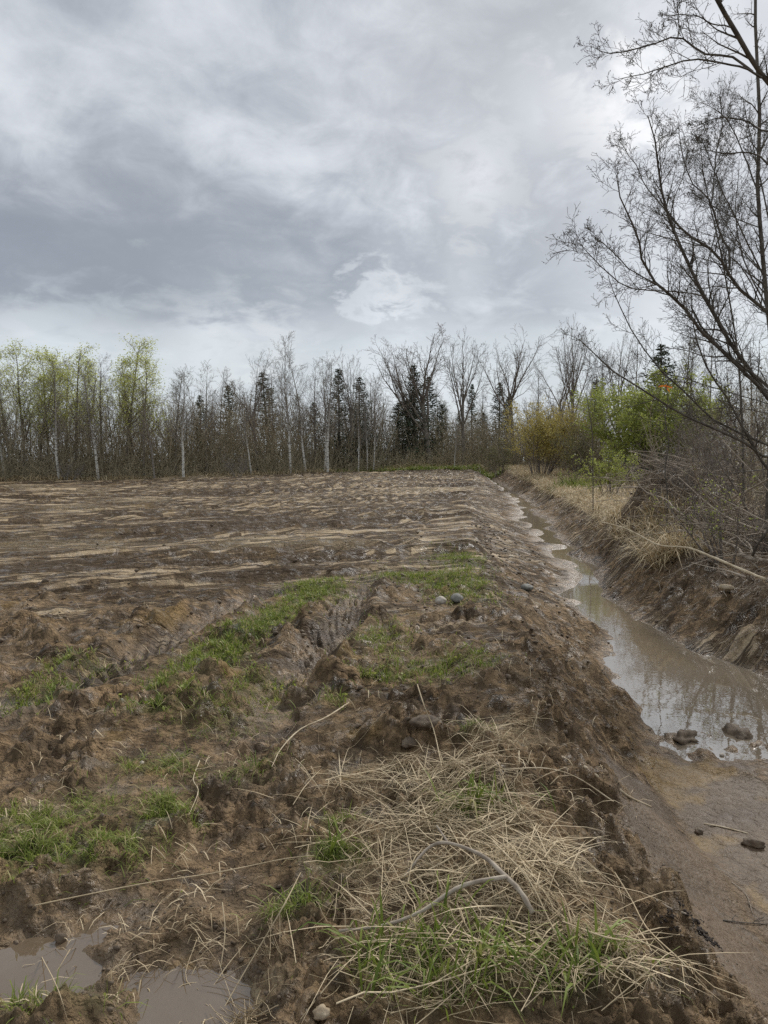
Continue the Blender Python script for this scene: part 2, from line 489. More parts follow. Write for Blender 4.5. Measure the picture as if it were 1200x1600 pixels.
GREEN += [gpatch(45, 1290, .16, .11), gpatch(20, 1350, .30, .16), gpatch(90, 1355, .2, .1, 0, .7), gpatch(70, 1570, .15, .09), gpatch(250, 1275, .11, .14),
          gpatch(250, 1195, .22, .12, 0, .55), gpatch(180, 1330, .20, .15, 0, .45), gpatch(520, 1350, .10, .09), gpatch(520, 1300, .08, .08, 0, .6), gpatch(745, 1175, .08, .10),
          gpatch(735, 1310, .14, .12, 0, .8), gpatch(640, 1520, .2, .12, 0, .35), gpatch(760, 1560, .25, .12, 0, .35), gpatch(900, 1570, .2, .1, 0, .6), gpatch(460, 1430, .10, .08, 0, .7),
          gpatch(330, 1030, .24, .55, -.22), gpatch(400, 985, .22, .75, -.35), gpatch(455, 950, .22, .8, -.35, .9), gpatch(495, 925, .35, .6, 0, .9), gpatch(250, 1072, .14, .16), gpatch(235, 1110, .22, .14, 0, .7),
          gpatch(300, 1090, .15, .15, 0, .5), gpatch(95, 1040, .12, .14), gpatch(60, 1085, .22, .2, 0, .7), gpatch(80, 1070, .2, .2, 0, .6), gpatch(150, 1035, .2, .2, 0, .4),
          gpatch(715, 925, .35, .9, 0, .8), gpatch(640, 905, .5, .6, 0, .5), gpatch(600, 1060, .22, .12, 0, .85), gpatch(660, 1050, .4, .35, 0, .35), gpatch(730, 1040, .25, .35, 0, .45), gpatch(600, 1000, .25, .5, 0, .4),
          gpatch(410, 1070, .25, .35, 0, .35), gpatch(340, 1120, .3, .3, 0, .25), gpatch(520, 1095, .12, .12, 0, .5), gpatch(715, 880, .4, 1.2, 0, .4), gpatch(370, 1210, .2, .14, 0, .35), gpatch(300, 1290, .06, .05, 0, .8),
          gpatch(130, 1270, .25, .2, 0, .35)]
STRAW += [gpatch(700, 1260, .25, .35, 0, .8), gpatch(620, 1340, .35, .4, 0, .7), gpatch(780, 1400, .35, .35, 0, .9), gpatch(740, 1500, .4, .25, 0, .9), gpatch(880, 1530, .28, .2, 0, .7),
          gpatch(800, 1170, .13, .3, 0, .8), gpatch(560, 1210, .25, .2, 0, .5), gpatch(395, 1540, .12, .1, 0, .8)]

# ------------------------------------------------------------------ mesh helpers
def mesh_np(name, V, quads=None, tris=None, smooth=False):
    V = np.asarray(V, np.float32)
    me = bpy.data.meshes.new(name)
    nq = 0 if quads is None else len(quads)
    ntri = 0 if tris is None else len(tris)
    me.vertices.add(len(V))
    me.vertices.foreach_set('co', V.ravel())
    loops = []
    if nq:
        loops.append(np.asarray(quads, np.int32).ravel())
    if ntri:
        loops.append(np.asarray(tris, np.int32).ravel())
    L = np.concatenate(loops) if loops else np.zeros(0, np.int32)
    me.loops.add(len(L))
    me.loops.foreach_set('vertex_index', L)
    st = np.concatenate([np.arange(nq) * 4, nq * 4 + np.arange(ntri) * 3]).astype(np.int32)
    me.polygons.add(nq + ntri)
    me.polygons.foreach_set('loop_start', st)
    me.update(calc_edges=True)
    if smooth:
        me.polygons.foreach_set('use_smooth', np.ones(nq + ntri, bool))
    return me


def link(name, me, mat=None, parent=None, loc=None):
    o = bpy.data.objects.new(name, me)
    COL.objects.link(o)
    if mat is not None and me is not None:
        me.materials.append(mat)
    if parent is not None:
        o.parent = parent
    if loc is not None:
        o.location = loc
    return o


def empty(name, loc=(0, 0, 0)):
    o = bpy.data.objects.new(name, None)
    o.empty_display_size = .2
    COL.objects.link(o)
    o.location = loc
    return o


def tag(o, label=None, cat=None, group=None, kind=None):
    if label: o['label'] = label
    if cat: o['category'] = cat
    if group: o['group'] = group
    if kind: o['kind'] = kind
    return o


def copy_tree(o, parent=None):
    c = o.copy()
    COL.objects.link(c)
    if parent is not None:
        c.parent = parent
    for ch in [k for k in o.children]:
        copy_tree(ch, c)
    return c


class Geo:
    """collects tubes, leaves and triangles and builds them as one mesh"""
    def __init__(self):
        self.p = {}
        self.leaf = []          # x,y,z,size
        self.V = []; self.Q = []; self.T = []; self.nv = 0

    def tube(self, pts, rad, k=3):
        self.p.setdefault((len(pts), k), []).append((pts, rad))

    def raw(self, V, Q=None, T=None):
        V = np.asarray(V, float)
        if Q is not None and len(Q): self.Q.append(np.asarray(Q) + self.nv)
        if T is not None and len(T): self.T.append(np.asarray(T) + self.nv)
        self.V.append(V); self.nv += len(V)

    def tubes_np(self, P, R, k):
        T, n, _ = P.shape
        t = np.gradient(P, axis=1)
        t /= np.linalg.norm(t, axis=2, keepdims=True) + 1e-9
        d = P[:, -1] - P[:, 0]
        ref = np.where((np.abs(d[:, 2:3]) > .7 * np.linalg.norm(d, axis=1, keepdims=True)), np.array([[1., 0, 0]]), np.array([[0, 0, 1.]]))
        s = np.cross(t, ref[:, None, :])
        s /= np.linalg.norm(s, axis=2, keepdims=True) + 1e-9
        b = np.cross(s, t)
        a = np.arange(k) * 2 * PI / k
        ring = P[:, :, None, :] + R[:, :, None, None] * (np.cos(a)[None, None, :, None] * s[:, :, None, :] + np.sin(a)[None, None, :, None] * b[:, :, None, :])
        V = ring.reshape(-1, 3)
        base = (np.arange(T) * n * k)[:, None, None] + (np.arange(n - 1) * k)[None, :, None]
        j = np.arange(k)[None, None, :]; j2 = (j + 1) % k
        q = np.stack([base + j, base + j2, base + j2 + k, base + j + k], -1).reshape(-1, 4)
        self.raw(V, Q=q)

    def blades(self, base, h, width, lean, az, curl):
        """grass blades: ribbons of three segments"""
        M = len(base)
        dx = np.cos(az); dy = np.sin(az)
        tt = np.array([0, .38, .72, 1.0])
        out = lean[:, None] * tt + curl[:, None] * tt ** 2.4
        up = h[:, None] * np.sqrt(np.clip(1 - (out * .7) ** 2, .05, 1)) * tt - (curl[:, None] > .6) * .25 * h[:, None] * tt ** 3
        c = base[:, None, :] + np.stack([out * h[:, None] * dx[:, None], out * h[:, None] * dy[:, None], up], -1)
        wd = width[:, None] * np.array([.8, 1.0, .7]) * .5
        az2 = az + PI / 2 + (rs.rand(M) - .5) * 1.6
        sx = np.stack([np.cos(az2), np.sin(az2), np.zeros(M)], -1)
        A = c[:, :3] - sx[:, None] * wd[..., None]
        B = c[:, :3] + sx[:, None] * wd[..., None]
        V = np.concatenate([A, B, c[:, 3:4]], 1)     # 0,1,2 | 3,4,5 | 6
        o = (np.arange(M) * 7)[:, None]
        Q = np.concatenate([o + np.array([[0, 3, 4, 1]]), o + np.array([[1, 4, 5, 2]])])
        T = o + np.array([[2, 5, 6]])
        self.raw(V.reshape(-1, 3), Q, T)

    def build(self, name, mat=None, parent=None, smooth=False, aspect=.6):
        for (n, k), lst in self.p.items():
            P = np.array([a for a, b in lst], float)
            R = np.array([b for a, b in lst], float)
            self.tubes_np(P, R, k)
        if self.leaf:
            L = np.array(self.leaf)
            M = len(L)
            a = rs.randn(M, 3); a /= np.linalg.norm(a, axis=1, keepdims=True)
            b = np.cross(a, rs.randn(M, 3)); b /= np.linalg.norm(b, axis=1, keepdims=True)
            c = L[:, :3]; s = L[:, 3:4]
            V = np.stack([c - a * s, c - b * s * aspect, c + a * s, c + b * s * aspect], 1).reshape(-1, 3)
            self.raw(V, Q=(np.arange(M) * 4)[:, None] + np.arange(4)[None])
        V = np.concatenate(self.V) if self.V else np.zeros((0, 3))
        Q = np.concatenate(self.Q) if self.Q else None
        T = np.concatenate(self.T) if self.T else None
        me = mesh_np(name, V, Q, T, smooth)
        return link(name, me, mat, parent)


rs = np.random.RandomState(7)
R_ = random.Random(11)

# ------------------------------------------------------------------ materials
def mat(name):
    m = bpy.data.materials.new(name)
    m.use_nodes = True
    m.node_tree.nodes.clear()
    n = NT(m.node_tree)
    o = n.n('ShaderNodeOutputMaterial')
    return m, n, o


def ground_material():
    m, n, o = mat('mud')
    geo = n.n('ShaderNodeNewGeometry')
    pos = geo.outputs['Position']
    a1 = n.n('ShaderNodeAttribute', attribute_name='m1')
    a2 = n.n('ShaderNodeAttribute', attribute_name='m2')
    s1 = n.n('ShaderNodeSeparateColor'); n.link(a1.outputs['Color'], s1.inputs[0])
    s2 = n.n('ShaderNodeSeparateColor'); n.link(a2.outputs['Color'], s2.inputs[0])
    crust, smooth, ochre, dark = s1.outputs[0], s1.outputs[1], s1.outputs[2], a1.outputs['Alpha']
    straw, green, woods, wet = s2.outputs[0], s2.outputs[1], s2.outputs[2], a2.outputs['Alpha']
    nf = n.noise(pos, 55, 5, .65)
    nm = n.noise(pos, 9, 5, .6, .3)
    nl = n.noise(pos, 1.1, 4, .55)
    ns = n.noise(pos, 190, 3, .6)
    base = n.mix(n.sstep(nm, .35, .68), (.055, .036, .019), (.255, .172, .096))
    base = n.mix(n.math('MULTIPLY', n.sstep(nl, .4, .65), .5), base, (.21, .152, .092))
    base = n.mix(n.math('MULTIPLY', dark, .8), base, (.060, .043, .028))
    fa = n.n('ShaderNodeAttribute', attribute_name='furrow')
    fm = n.n('ShaderNodeMapping'); n.link(fa.outputs['Vector'], fm.inputs[0]); fm.inputs['Scale'].default_value = (.28, 3.6, 0)
    fst = n.noise(fm.outputs[0], 1.1, 8, .68, .3)
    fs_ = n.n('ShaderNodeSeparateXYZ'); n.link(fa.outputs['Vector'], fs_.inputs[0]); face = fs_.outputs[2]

    def cracks(sx, sy, wdt):
        q = n.n('ShaderNodeMapping'); n.link(fa.outputs['Vector'], q.inputs[0]); q.inputs['Scale'].default_value = (sx, sy, 0)
        v = n.math('ABSOLUTE', n.math('SUBTRACT', n.noise(q.outputs[0], 1.0, 6, .62, .5), .5))
        return n.sstep(v, wdt, wdt * .25)
    crk = n.math('MAXIMUM', cracks(.10, 1.5, .036), n.math('MAXIMUM', cracks(.25, 3.8, .032), n.math('MULTIPLY', cracks(.05, .55, .024), .95)))
    crk = n.math('MULTIPLY', crk, n.sstep(crust, .02, .25))
    cv = n.math('ADD', crust, n.math('ADD', n.math('MULTIPLY', n.math('SUBTRACT', fst, .5), .75), n.math('MULTIPLY', n.math('SUBTRACT', nm, .5), .35)))
    cf = n.math('MULTIPLY', n.math('MULTIPLY', n.sstep(cv, .36, .60), n.sstep(crust, .02, .2)), n.math('SUBTRACT', 1.0, n.math('MULTIPLY', crk, .92)))
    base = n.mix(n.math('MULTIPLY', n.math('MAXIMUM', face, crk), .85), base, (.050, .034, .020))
    base = n.mix(cf, base, n.mix(n.sstep(nl, .35, .65), (.245, .183, .115), (.365, .285, .185)))
    sm = n.mix(n.sstep(nl, .35, .65), (.072, .048, .028), (.120, .082, .049))
    base = n.mix(n.math('MULTIPLY', smooth, .9), base, sm)
    base = n.mix(n.math('MULTIPLY', ochre, n.math('ADD', .3, n.math('MULTIPLY', nm, .9)), clamp=True), base, (.20, .130, .048))
    # straw bits between the clods
    mp = n.n('ShaderNodeMapping'); n.link(pos, mp.inputs[0]); mp.inputs['Scale'].default_value = (1, .35, 1); mp.inputs['Rotation'].default_value = (0, 0, .6)
    st1 = n.noise(mp.outputs[0], 70, 3, .6, .6)
    stf = n.math('MULTIPLY', straw, n.sstep(st1, .42, .6))
    base = n.mix(n.math('MULTIPLY', stf, .8), base, n.mix(nf, (.26, .20, .11), (.50, .41, .26)))
    gf = n.math('MULTIPLY', green, n.sstep(n.noise(pos, 24, 4, .6), .3, .6))
    base = n.mix(n.math('MULTIPLY', gf, .8), base, n.mix(nf, (.05, .085, .018), (.12, .16, .04)))
    wf = n.mix(n.noise(pos, 6, 5, .7), (.035, .028, .018), (.17, .125, .07))
    base = n.mix(woods, base, wf)
    base = n.mix(n.math('MULTIPLY', wet, .38), base, n.mix(1.0, base, (.45, .42, .40), 'MULTIPLY'))
    base = n.mix(1.0, base, n.mix(nf, (.55, .55, .55), (2.0, 2.0, 2.0)), 'MULTIPLY')
    b = n.n('ShaderNodeBsdfPrincipled')
    n.link(base, b.inputs['Base Color'])
    rg = n.mixf(n.sstep(n.noise(pos, 5, 6, .7), .47, .60), .80, .40)
    rg = n.mixf(wet, rg, .34)
    rg = n.mixf(n.math('MULTIPLY', smooth, .8), rg, .60)
    rg = n.mixf(woods, rg, .9)
    n.link(rg, b.inputs['Roughness'])
    n.link(n.mixf(n.math('MAXIMUM', wet, n.sstep(n.noise(pos, 5, 6, .7), .52, .62)), .10, .45), b.inputs['Specular IOR Level'])
    # fine relief, heights in metres
    wv = n.n('ShaderNodeVectorMath', operation='ADD')
    nz = n.n('ShaderNodeTexNoise'); n.link(pos, nz.inputs['Vector']); nz.inputs['Scale'].default_value = 14; nz.inputs['Detail'].default_value = 3
    sc2 = n.n('ShaderNodeVectorMath', operation='SCALE'); n.link(nz.outputs['Color'], sc2.inputs[0]); sc2.inputs['Scale'].default_value = .09
    n.link(pos, wv.inputs[0]); n.link(sc2.outputs[0], wv.inputs[1])

    def vor(scale):
        v = n.n('ShaderNodeTexVoronoi'); n.link(wv.outputs[0], v.inputs['Vector']); v.inputs['Scale'].default_value = scale
        q = n.math('SUBTRACT', 1.0, n.math('MULTIPLY', n.math('MULTIPLY', v.outputs['Distance'], v.outputs['Distance']), 1.6), clamp=True)
        return q
    lumps = n.math('ADD', n.math('MULTIPLY', vor(18), .020), n.math('ADD', n.math('MULTIPLY', vor(42), .010), n.math('MULTIPLY', vor(95), .0045)))
    lumps = n.math('MULTIPLY', lumps, n.sstep(nm, .36, .56))
    hh = n.math('ADD', lumps, n.math('ADD', n.math('MULTIPLY', n.noise(pos, 12, 7, .68, .4), .045), n.math('MULTIPLY', ns, .003)))
    calm = n.math('MAXIMUM', n.math('MAXIMUM', n.math('MULTIPLY', smooth, .68), n.math('MULTIPLY', wet, .65)), n.math('MULTIPLY', cf, .45))
    hh = n.math('MULTIPLY', hh, n.math('SUBTRACT', 1.0, calm))
    hh = n.math('ADD', hh, n.math('MULTIPLY', n.math('MULTIPLY', fst, cf), .05))
    hh = n.math('SUBTRACT', hh, n.math('MULTIPLY', crk, .035))
    bmp = n.n('ShaderNodeBump'); bmp.inputs['Distance'].default_value = 1.0; bmp.inputs['Strength'].default_value = 1.0
    n.link(hh, bmp.inputs['Height'])
    n.link(bmp.outputs[0], b.inputs['Normal'])
    n.link(b.outputs[0], o.inputs[0])
    return m


def water_material(name, c1, c2, ior):
    m, n, o = mat(name)
    geo = n.n('ShaderNodeNewGeometry')
    b = n.n('ShaderNodeBsdfPrincipled')
    nl = n.noise(geo.outputs['Position'], 1.5, 3)
    n.link(n.mix(nl, c1, c2), b.inputs['Base Color'])
    b.inputs['Roughness'].default_value = .02
    b.inputs['IOR'].default_value = ior
    b.inputs['Specular IOR Level'].default_value = .5
    bm = n.n('ShaderNodeBump'); bm.inputs['Distance'].default_value = .01; bm.inputs['Strength'].default_value = .10
    n.link(n.noise(geo.outputs['Position'], 7, 3, .5, .4), bm.inputs['Height'])
    n.link(bm.outputs[0], b.inputs['Normal'])
    n.link(b.outputs[0], o.inputs[0])
    return m


def simple(name, c1, c2, scale=8, rough=.85, island=False, trans=0.0, coord='Object', bump=0.0, c3=None):
    m, n, o = mat(name)
    tc = n.n('ShaderNodeTexCoord')
    geo = n.n('ShaderNodeNewGeometry')
    f = n.noise(tc.outputs[coord], scale, 4, .6)
    f = n.sstep(f, .3, .7)
    if island:
        f = n.math('ADD', n.math('MULTIPLY', f, .35), n.math('MULTIPLY', geo.outputs['Random Per Island'], .65))
    c = n.mix(f, c1, c2)
    if c3 is not None:
        c = n.mix(n.sstep(geo.outputs['Random Per Island'], .80, .90), c, c3)
    b = n.n('ShaderNodeBsdfPrincipled')
    n.link(c, b.inputs['Base Color'])
    b.inputs['Roughness'].default_value = rough
    b.inputs['Specular IOR Level'].default_value = .3
    if bump:
        bm = n.n('ShaderNodeBump'); bm.inputs['Distance'].default_value = bump; bm.inputs['Strength'].default_value = .6
        n.link(n.noise(tc.outputs[coord], scale * 5, 4, .65), bm.inputs['Height'])
        n.link(bm.outputs[0], b.inputs['Normal'])
    if trans:
        t = n.n('ShaderNodeBsdfTranslucent')
        n.link(c, t.inputs['Color'])
        mxx = n.n('ShaderNodeMixShader'); mxx.inputs[0].default_value = trans
        n.link(b.outputs[0], mxx.inputs[1]); n.link(t.outputs[0], mxx.inputs[2])
        n.link(mxx.outputs[0], o.inputs[0])
    else:
        n.link(b.outputs[0], o.inputs[0])
    return m


def birch_material():
    m, n, o = mat('birch_bark')
    tc = n.n('ShaderNodeTexCoord')
    mp = n.n('ShaderNodeMapping'); n.link(tc.outputs['Object'], mp.inputs[0]); mp.inputs['Scale'].default_value = (1.5, 1.5, 5)
    f = n.sstep(n.noise(mp.outputs[0], 1.6, 4, .7), .50, .60)
    sp_ = n.n('ShaderNodeSeparateXYZ'); n.link(tc.outputs['Object'], sp_.inputs[0])
    hi = n.sstep(n.math('ADD', sp_.outputs['Z'], n.math('MULTIPLY', n.noise(tc.outputs['Object'], .8, 2), 2.0)), 4.0, 7.5)
    c = n.mix(f, (.66, .64, .58), (.12, .105, .09))
    c = n.mix(n.math('MULTIPLY', hi, .75), c, (.22, .19, .165))
    b = n.n('ShaderNodeBsdfPrincipled'); n.link(c, b.inputs['Base Color']); b.inputs['Roughness'].default_value = .8
    n.link(b.outputs[0], o.inputs[0])
    return m


M = dict(
    mud=ground_material(), water=water_material('muddy_water', (.22, .18, .13), (.17, .135, .095), 4.2), puddle=water_material('puddle_water', (.17, .125, .082), (.125, .09, .058), 1.9), birch=birch_material(),
    clod=simple('mud_clod', (.085, .062, .042), (.205, .157, .108), 14, .7, bump=.01),
    bark=simple('grey_bark', (.14, .12, .10), (.27, .24, .205), 5, .9),
    darkbark=simple('dark_wet_bark', (.065, .054, .043), (.15, .13, .105), 9, .75, bump=.004),
    twig=simple('twig_bark', (.14, .115, .095), (.26, .22, .185), 4, .9),
    greytwig=simple('pale_twig_bark', (.17, .15, .13), (.30, .27, .235), 4, .9),
    thick=simple('underbrush_twigs', (.18, .15, .10), (.50, .43, .30), 1.2, .9, island=True, coord='Object'),
    lowbrush=simple('low_brush_twigs', (.24, .20, .12), (.52, .45, .30), 1.2, .9, island=True),
    bud=simple('catkins', (.06, .045, .03), (.12, .10, .05), 4, .8),
    aspen=simple('young_aspen_leaf', (.42, .46, .10), (.70, .72, .26), 3, .6, island=True, trans=.45),
    leaf=simple('fresh_leaf', (.22, .26, .05), (.44, .47, .13), 3, .55, island=True, trans=.4),
    yleaf=simple('yellow_blossom_leaf', (.33, .27, .07), (.58, .49, .16), 3, .6, island=True, trans=.35),
    olive=simple('olive_bud_leaf', (.13, .13, .05), (.24, .23, .10), 3, .7, island=True, trans=.3),
    red=simple('reddish_bud_leaf', (.11, .065, .05), (.19, .12, .09), 3, .7, island=True, trans=.3),
    needle=simple('spruce_needles', (.030, .050, .026), (.085, .115, .060), 3, .7, island=True),
    grass=simple('spring_grass', (.10, .155, .022), (.33, .37, .075), 2, .55, island=True, trans=.35, c3=(.46, .39, .20)),
    straw=simple('dry_straw', (.27, .20, .11), (.84, .69, .46), 5, .7, island=True, trans=.12),
    drygrass=simple('dry_bank_grass', (.34, .26, .145), (.68, .56, .36), 1.5, .75, island=True, trans=.25),
    deadwood=simple('dead_wood', (.24, .195, .15), (.50, .43, .34), 12, .85, bump=.003),
    palewood=simple('peeled_wood', (.42, .33, .21), (.66, .56, .40), 12, .8, bump=.003),
    stone=simple('pale_stone', (.36, .31, .25), (.55, .50, .43), 20, .75, bump=.004),
    darkstone=simple('grey_stone', (.13, .125, .11), (.25, .24, .21), 20, .7, bump=.004),
    ochrestone=simple('ochre_stone', (.32, .24, .15), (.50, .41, .29), 20, .8, bump=.004),
    ribbon=simple('orange_ribbon', (.75, .20, .02), (.90, .30, .03), 4, .5, trans=.3),
    peat=simple('black_peat', (.020, .014, .011), (.060, .042, .030), 60, .7, bump=.008),
)

# ------------------------------------------------------------------ ground sheet
def build_ground():
    r = [0.02, .35, .7, .95]
    while r[-1] < 900:
        q = r[-1]
        d = .0024 * (q * q + EYE * EYE) / EYE
        d = min(d, .30 if q < 62 else .6) if q < 112 else q * .12
        r.append(q + d)
    r = np.array(r)
    th = [-180.0]
    while th[-1] < 180:
        t = abs(th[-1] + .01)
        th.append(th[-1] + (.135 if t < 31.0 else .5 if t < 48 else 4.0 if t > 60 else 1.0))
    th = np.radians(np.array(th[:-1]))
    A, B = np.meshgrid(th, r)
    X = np.sin(A) * B; Y = np.cos(A) * B
    ms = terrain(X.ravel(), Y.ravel(), True)
    V = np.stack([X.ravel(), Y.ravel(), ms[0]], -1)
    nr, nc = X.shape
    i = (np.arange(nr - 1) * nc)[:, None]; j = np.arange(nc)[None]; j2 = (j + 1) % nc
    Q = np.stack([i + j, i + j2, i + nc + j2, i + nc + j], -1).reshape(-1, 4)[:, ::-1]
    me = mesh_np('ground', V, Q, None, True)
    for nm, idx in (('m1', (1, 2, 3, 4)), ('m2', (5, 6, 7, 8))):
        a = me.attributes.new(nm, 'FLOAT_COLOR', 'POINT')
        c = np.clip(np.stack([ms[k] for k in idx], -1), 0, 1).astype(np.float32)
        a.data.foreach_set('color', c.ravel())
    a = me.attributes.new('furrow', 'FLOAT_VECTOR', 'POINT')
    a.data.foreach_set('vector', np.stack(ms[9:12], -1).astype(np.float32).ravel())
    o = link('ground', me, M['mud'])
    tag(o, 'rutted brown mud of the cleared field with tan furrow crusts', kind='structure')
    print('ground faces', len(Q))


build_ground()


# ------------------------------------------------------------------ water
def build_water():
    ys = np.concatenate([np.arange(5.3, 13.0, .1), np.arange(13.0, 62, .25)])
    # ribbon wide enough to run under both banks; the mud floor decides the shoreline
    V = []; Q = []
    for i, y in enumerate(ys):
        a = float(tab(y, XA)) - .6; b = float(tab(y, XB)) + .35
        z = float(tab(y, ZW))
        V += [(a, y, z), (b, y, z)]
        if i: Q.append((2 * i - 2, 2 * i - 1, 2 * i + 1, 2 * i))
    o = link('ditch_water', mesh_np('ditch_water', V, Q, None, True), M['water'])
    tag(o, 'muddy water lying along the bottom of the ditch', kind='structure')
    for (cx, cy, rx, ry, lab) in [(-1.12, 2.26, .34, .22, 'brown puddle in the rut at the bottom left corner'), (-.60, 2.12, .27, .24, 'brown puddle in the rut left of the straw'), (-2.62, 4.85, .20, .22, 'small bright puddle at the left picture edge')]:
        gx, gy = np.meshgrid(np.arange(cx - rx * 2.4, cx + rx * 2.4, .012), np.arange(cy - ry * 2.4, cy + ry * 2.4, .012))
        hz = terrain(gx.ravel(), gy.ravel()).reshape(gx.shape)
        q = ((gx - cx) / rx) ** 2 + ((gy - cy) / ry) ** 2
        lo = np.unravel_index(np.argmin(np.where(q < .8, hz, 9)), hz.shape)

        def flood(level):
            m = hz < level
            cur = np.zeros_like(m); cur[lo] = True
            while True:
                nx = cur.copy()
                nx[1:] |= cur[:-1]; nx[:-1] |= cur[1:]; nx[:, 1:] |= cur[:, :-1]; nx[:, :-1] |= cur[:, 1:]
                nx &= m
                if (nx == cur).all(): break
                cur = nx
            edge = cur[0].any() or cur[-1].any() or cur[:, 0].any() or cur[:, -1].any()
            return cur, edge
        zz = hz[lo] + .004
        ok, _e = flood(zz)
        while zz < hz[lo] + .033:
            c2_, e2 = flood(zz + .003)
            if e2 or (c2_ & (q > 3.2)).sum() > 60: break
            zz += .003; ok = c2_
        idx = -np.ones(gx.shape, int); V = []; Q = []
        for i in range(gx.shape[0] - 1):
            for j in range(gx.shape[1] - 1):
                if ok[i, j] or ok[i + 1, j] or ok[i, j + 1] or ok[i + 1, j + 1]:
                    c = []
                    for (a, b) in ((i, j), (i, j + 1), (i + 1, j + 1), (i + 1, j)):
                        if idx[a, b] < 0:
                            idx[a, b] = len(V); V.append((gx[a, b], gy[a, b], zz))
                        c.append(idx[a, b])
                    Q.append(c)
        tag(link('puddle', mesh_np('puddle', V, Q, None, True), M['puddle']), lab, kind='structure')


build_water()

# ------------------------------------------------------------------ growing trees
def unit(v):
    l = math.sqrt(v[0] ** 2 + v[1] ** 2 + v[2] ** 2) or 1
    return (v[0] / l, v[1] / l, v[2] / l)


def off_dir(d, ang, rnd):
    """a direction at angle ang from d, random azimuth"""
    a = (rnd.gauss(0, 1), rnd.gauss(0, 1), rnd.gauss(0, 1))
    k = a[0] * d[0] + a[1] * d[1] + a[2] * d[2]
    s = unit((a[0] - k * d[0], a[1] - k * d[1], a[2] - k * d[2]))
    c, q = math.cos(ang), math.sin(ang)
    return (d[0] * c + s[0] * q, d[1] * c + s[1] * q, d[2] * c + s[2] * q)


def branch(geos, rnd, p, d, L, r, lvl, P, path=None, rad=None):
    n = P['n'][lvl]
    if path is None:
        seg = L / (n - 1)
        wd, tp = P['wander'][lvl], P['trop'][lvl]
        pts = [p]; dirs = [d]
        rr = [r]
        for i in range(1, n):
            d = unit((d[0] + rnd.gauss(0, wd), d[1] + rnd.gauss(0, wd), d[2] + rnd.gauss(0, wd) + tp))
            p = (p[0] + d[0] * seg, p[1] + d[1] * seg, p[2] + d[2] * seg)
            pts.append(p); dirs.append(d)
            rr.append(max(r * (1 - i / (n - 1) * P['taper'][lvl]), P['rmin']))
        geos[min(lvl, len(geos) - 1)].tube(pts, rr, P['k'][lvl])
    else:
        pts, rr = path, rad
        n = len(pts)
        dirs = [unit(tuple(np.subtract(pts[min(i + 1, n - 1)], pts[max(i - 1, 0)]))) for i in range(n)]
    if lvl + 1 < P['levels']:
        kids = P['kids'][lvl]
        kids = kids if isinstance(kids, int) else rnd.randint(*kids)
        s0 = P['start'][lvl]
        for c in range(kids):
            t = s0 + (1 - s0) * ((c + rnd.random()) / kids) ** P.get('pw', 1.0)
            f = t * (n - 1); i = min(int(f), n - 2); f -= i
            q = tuple(pts[i][m] * (1 - f) + pts[i + 1][m] * f for m in range(3))
            rq = rr[i] * (1 - f) + rr[i + 1] * f
            a0, a1 = P['ang'][lvl]
            dd = off_dir(dirs[i], rnd.uniform(a0, a1), rnd)
            up = P.get('up', 0)
            dd = unit((dd[0], dd[1], dd[2] + up))
            l0, l1 = P['len'][lvl]
            LL = L * rnd.uniform(l0, l1) * (1 - P['fall'][lvl] * (t - s0) / (1 - s0 + 1e-6))
            branch(geos, rnd, q, dd, LL, max(min(rq * P['rr'][lvl], rq * .9), P['rmin']), lvl + 1, P)
    if lvl >= P.get('leaflvl', 99):
        for _ in range(P['leafn']):
            i = rnd.randint(max(0, n // 3), n - 1)
            s = P['leafspread']
            P['leafgeo'].leaf.append((pts[i][0] + rnd.gauss(0, s), pts[i][1] + rnd.gauss(0, s), pts[i][2] + rnd.gauss(0, s), rnd.uniform(*P['leafsize'])))


ASPEN = dict(levels=4, n=[9, 5, 3, 3], wander=[.035, .10, .16, .2], trop=[.03, .16, .08, .05], taper=[.85, .8, .7, .6], k=[6, 4, 3, 3], kids=[30, 6, 4], start=[.30, .15, .1],
             ang=[(.5, .95), (.4, .9), (.4, .9)], len=[(.15, .30), (.35, .6), (.4, .7)], fall=[.62, .3, .3], rr=[.42, .55, .7], rmin=.007)
BIRCH = dict(levels=4, n=[9, 5, 4, 3], wander=[.04, .12, .18, .2], trop=[.03, .13, .05, .03], taper=[.88, .8, .7, .6], k=[6, 4, 3, 3], kids=[26, 7, 4], start=[.28, .15, .1],
             ang=[(.45, .9), (.4, .9), (.4, .9)], len=[(.16, .30), (.35, .6), (.4, .7)], fall=[.55, .3, .3], rr=[.40, .55, .7], rmin=.006)
MAPLE = dict(levels=5, n=[6, 7, 5, 4, 3], wander=[.03, .09, .14, .18, .2], trop=[.02, .07, .05, .03, .02], taper=[.45, .85, .8, .7, .6], k=[7, 5, 4, 3, 3], kids=[8, 9, 5, 2], start=[.45, .2, .15, .1],
             ang=[(.3, .72), (.4, .8), (.4, .9), (.4, .9)], len=[(.75, 1.1), (.30, .5), (.35, .6), (.4, .7)], fall=[.1, .45, .3, .3], rr=[.62, .5, .55, .7], rmin=.007)


def tree(name, P, height, seed, barks, leafmat=None, leafkw=None, trunkfrac=1.0, r0=.011):
    rnd = random.Random(seed)
    P = dict(P)
    root = empty(name)
    gt, gc, gl = Geo(), Geo(), Geo()
    P['leafgeo'] = gl
    if leafkw: P.update(leafkw)
    branch([gt, gc], rnd, (0, 0, -.15), unit((rnd.gauss(0, .03), rnd.gauss(0, .03), 1)), height * trunkfrac, height * r0, 0, P)
    gt.build('trunk', M[barks[0]], root, True)
    gc.build('crown', M[barks[1]], root)
    if leafmat:
        gl.build('foliage', M[leafmat], root)
    return root


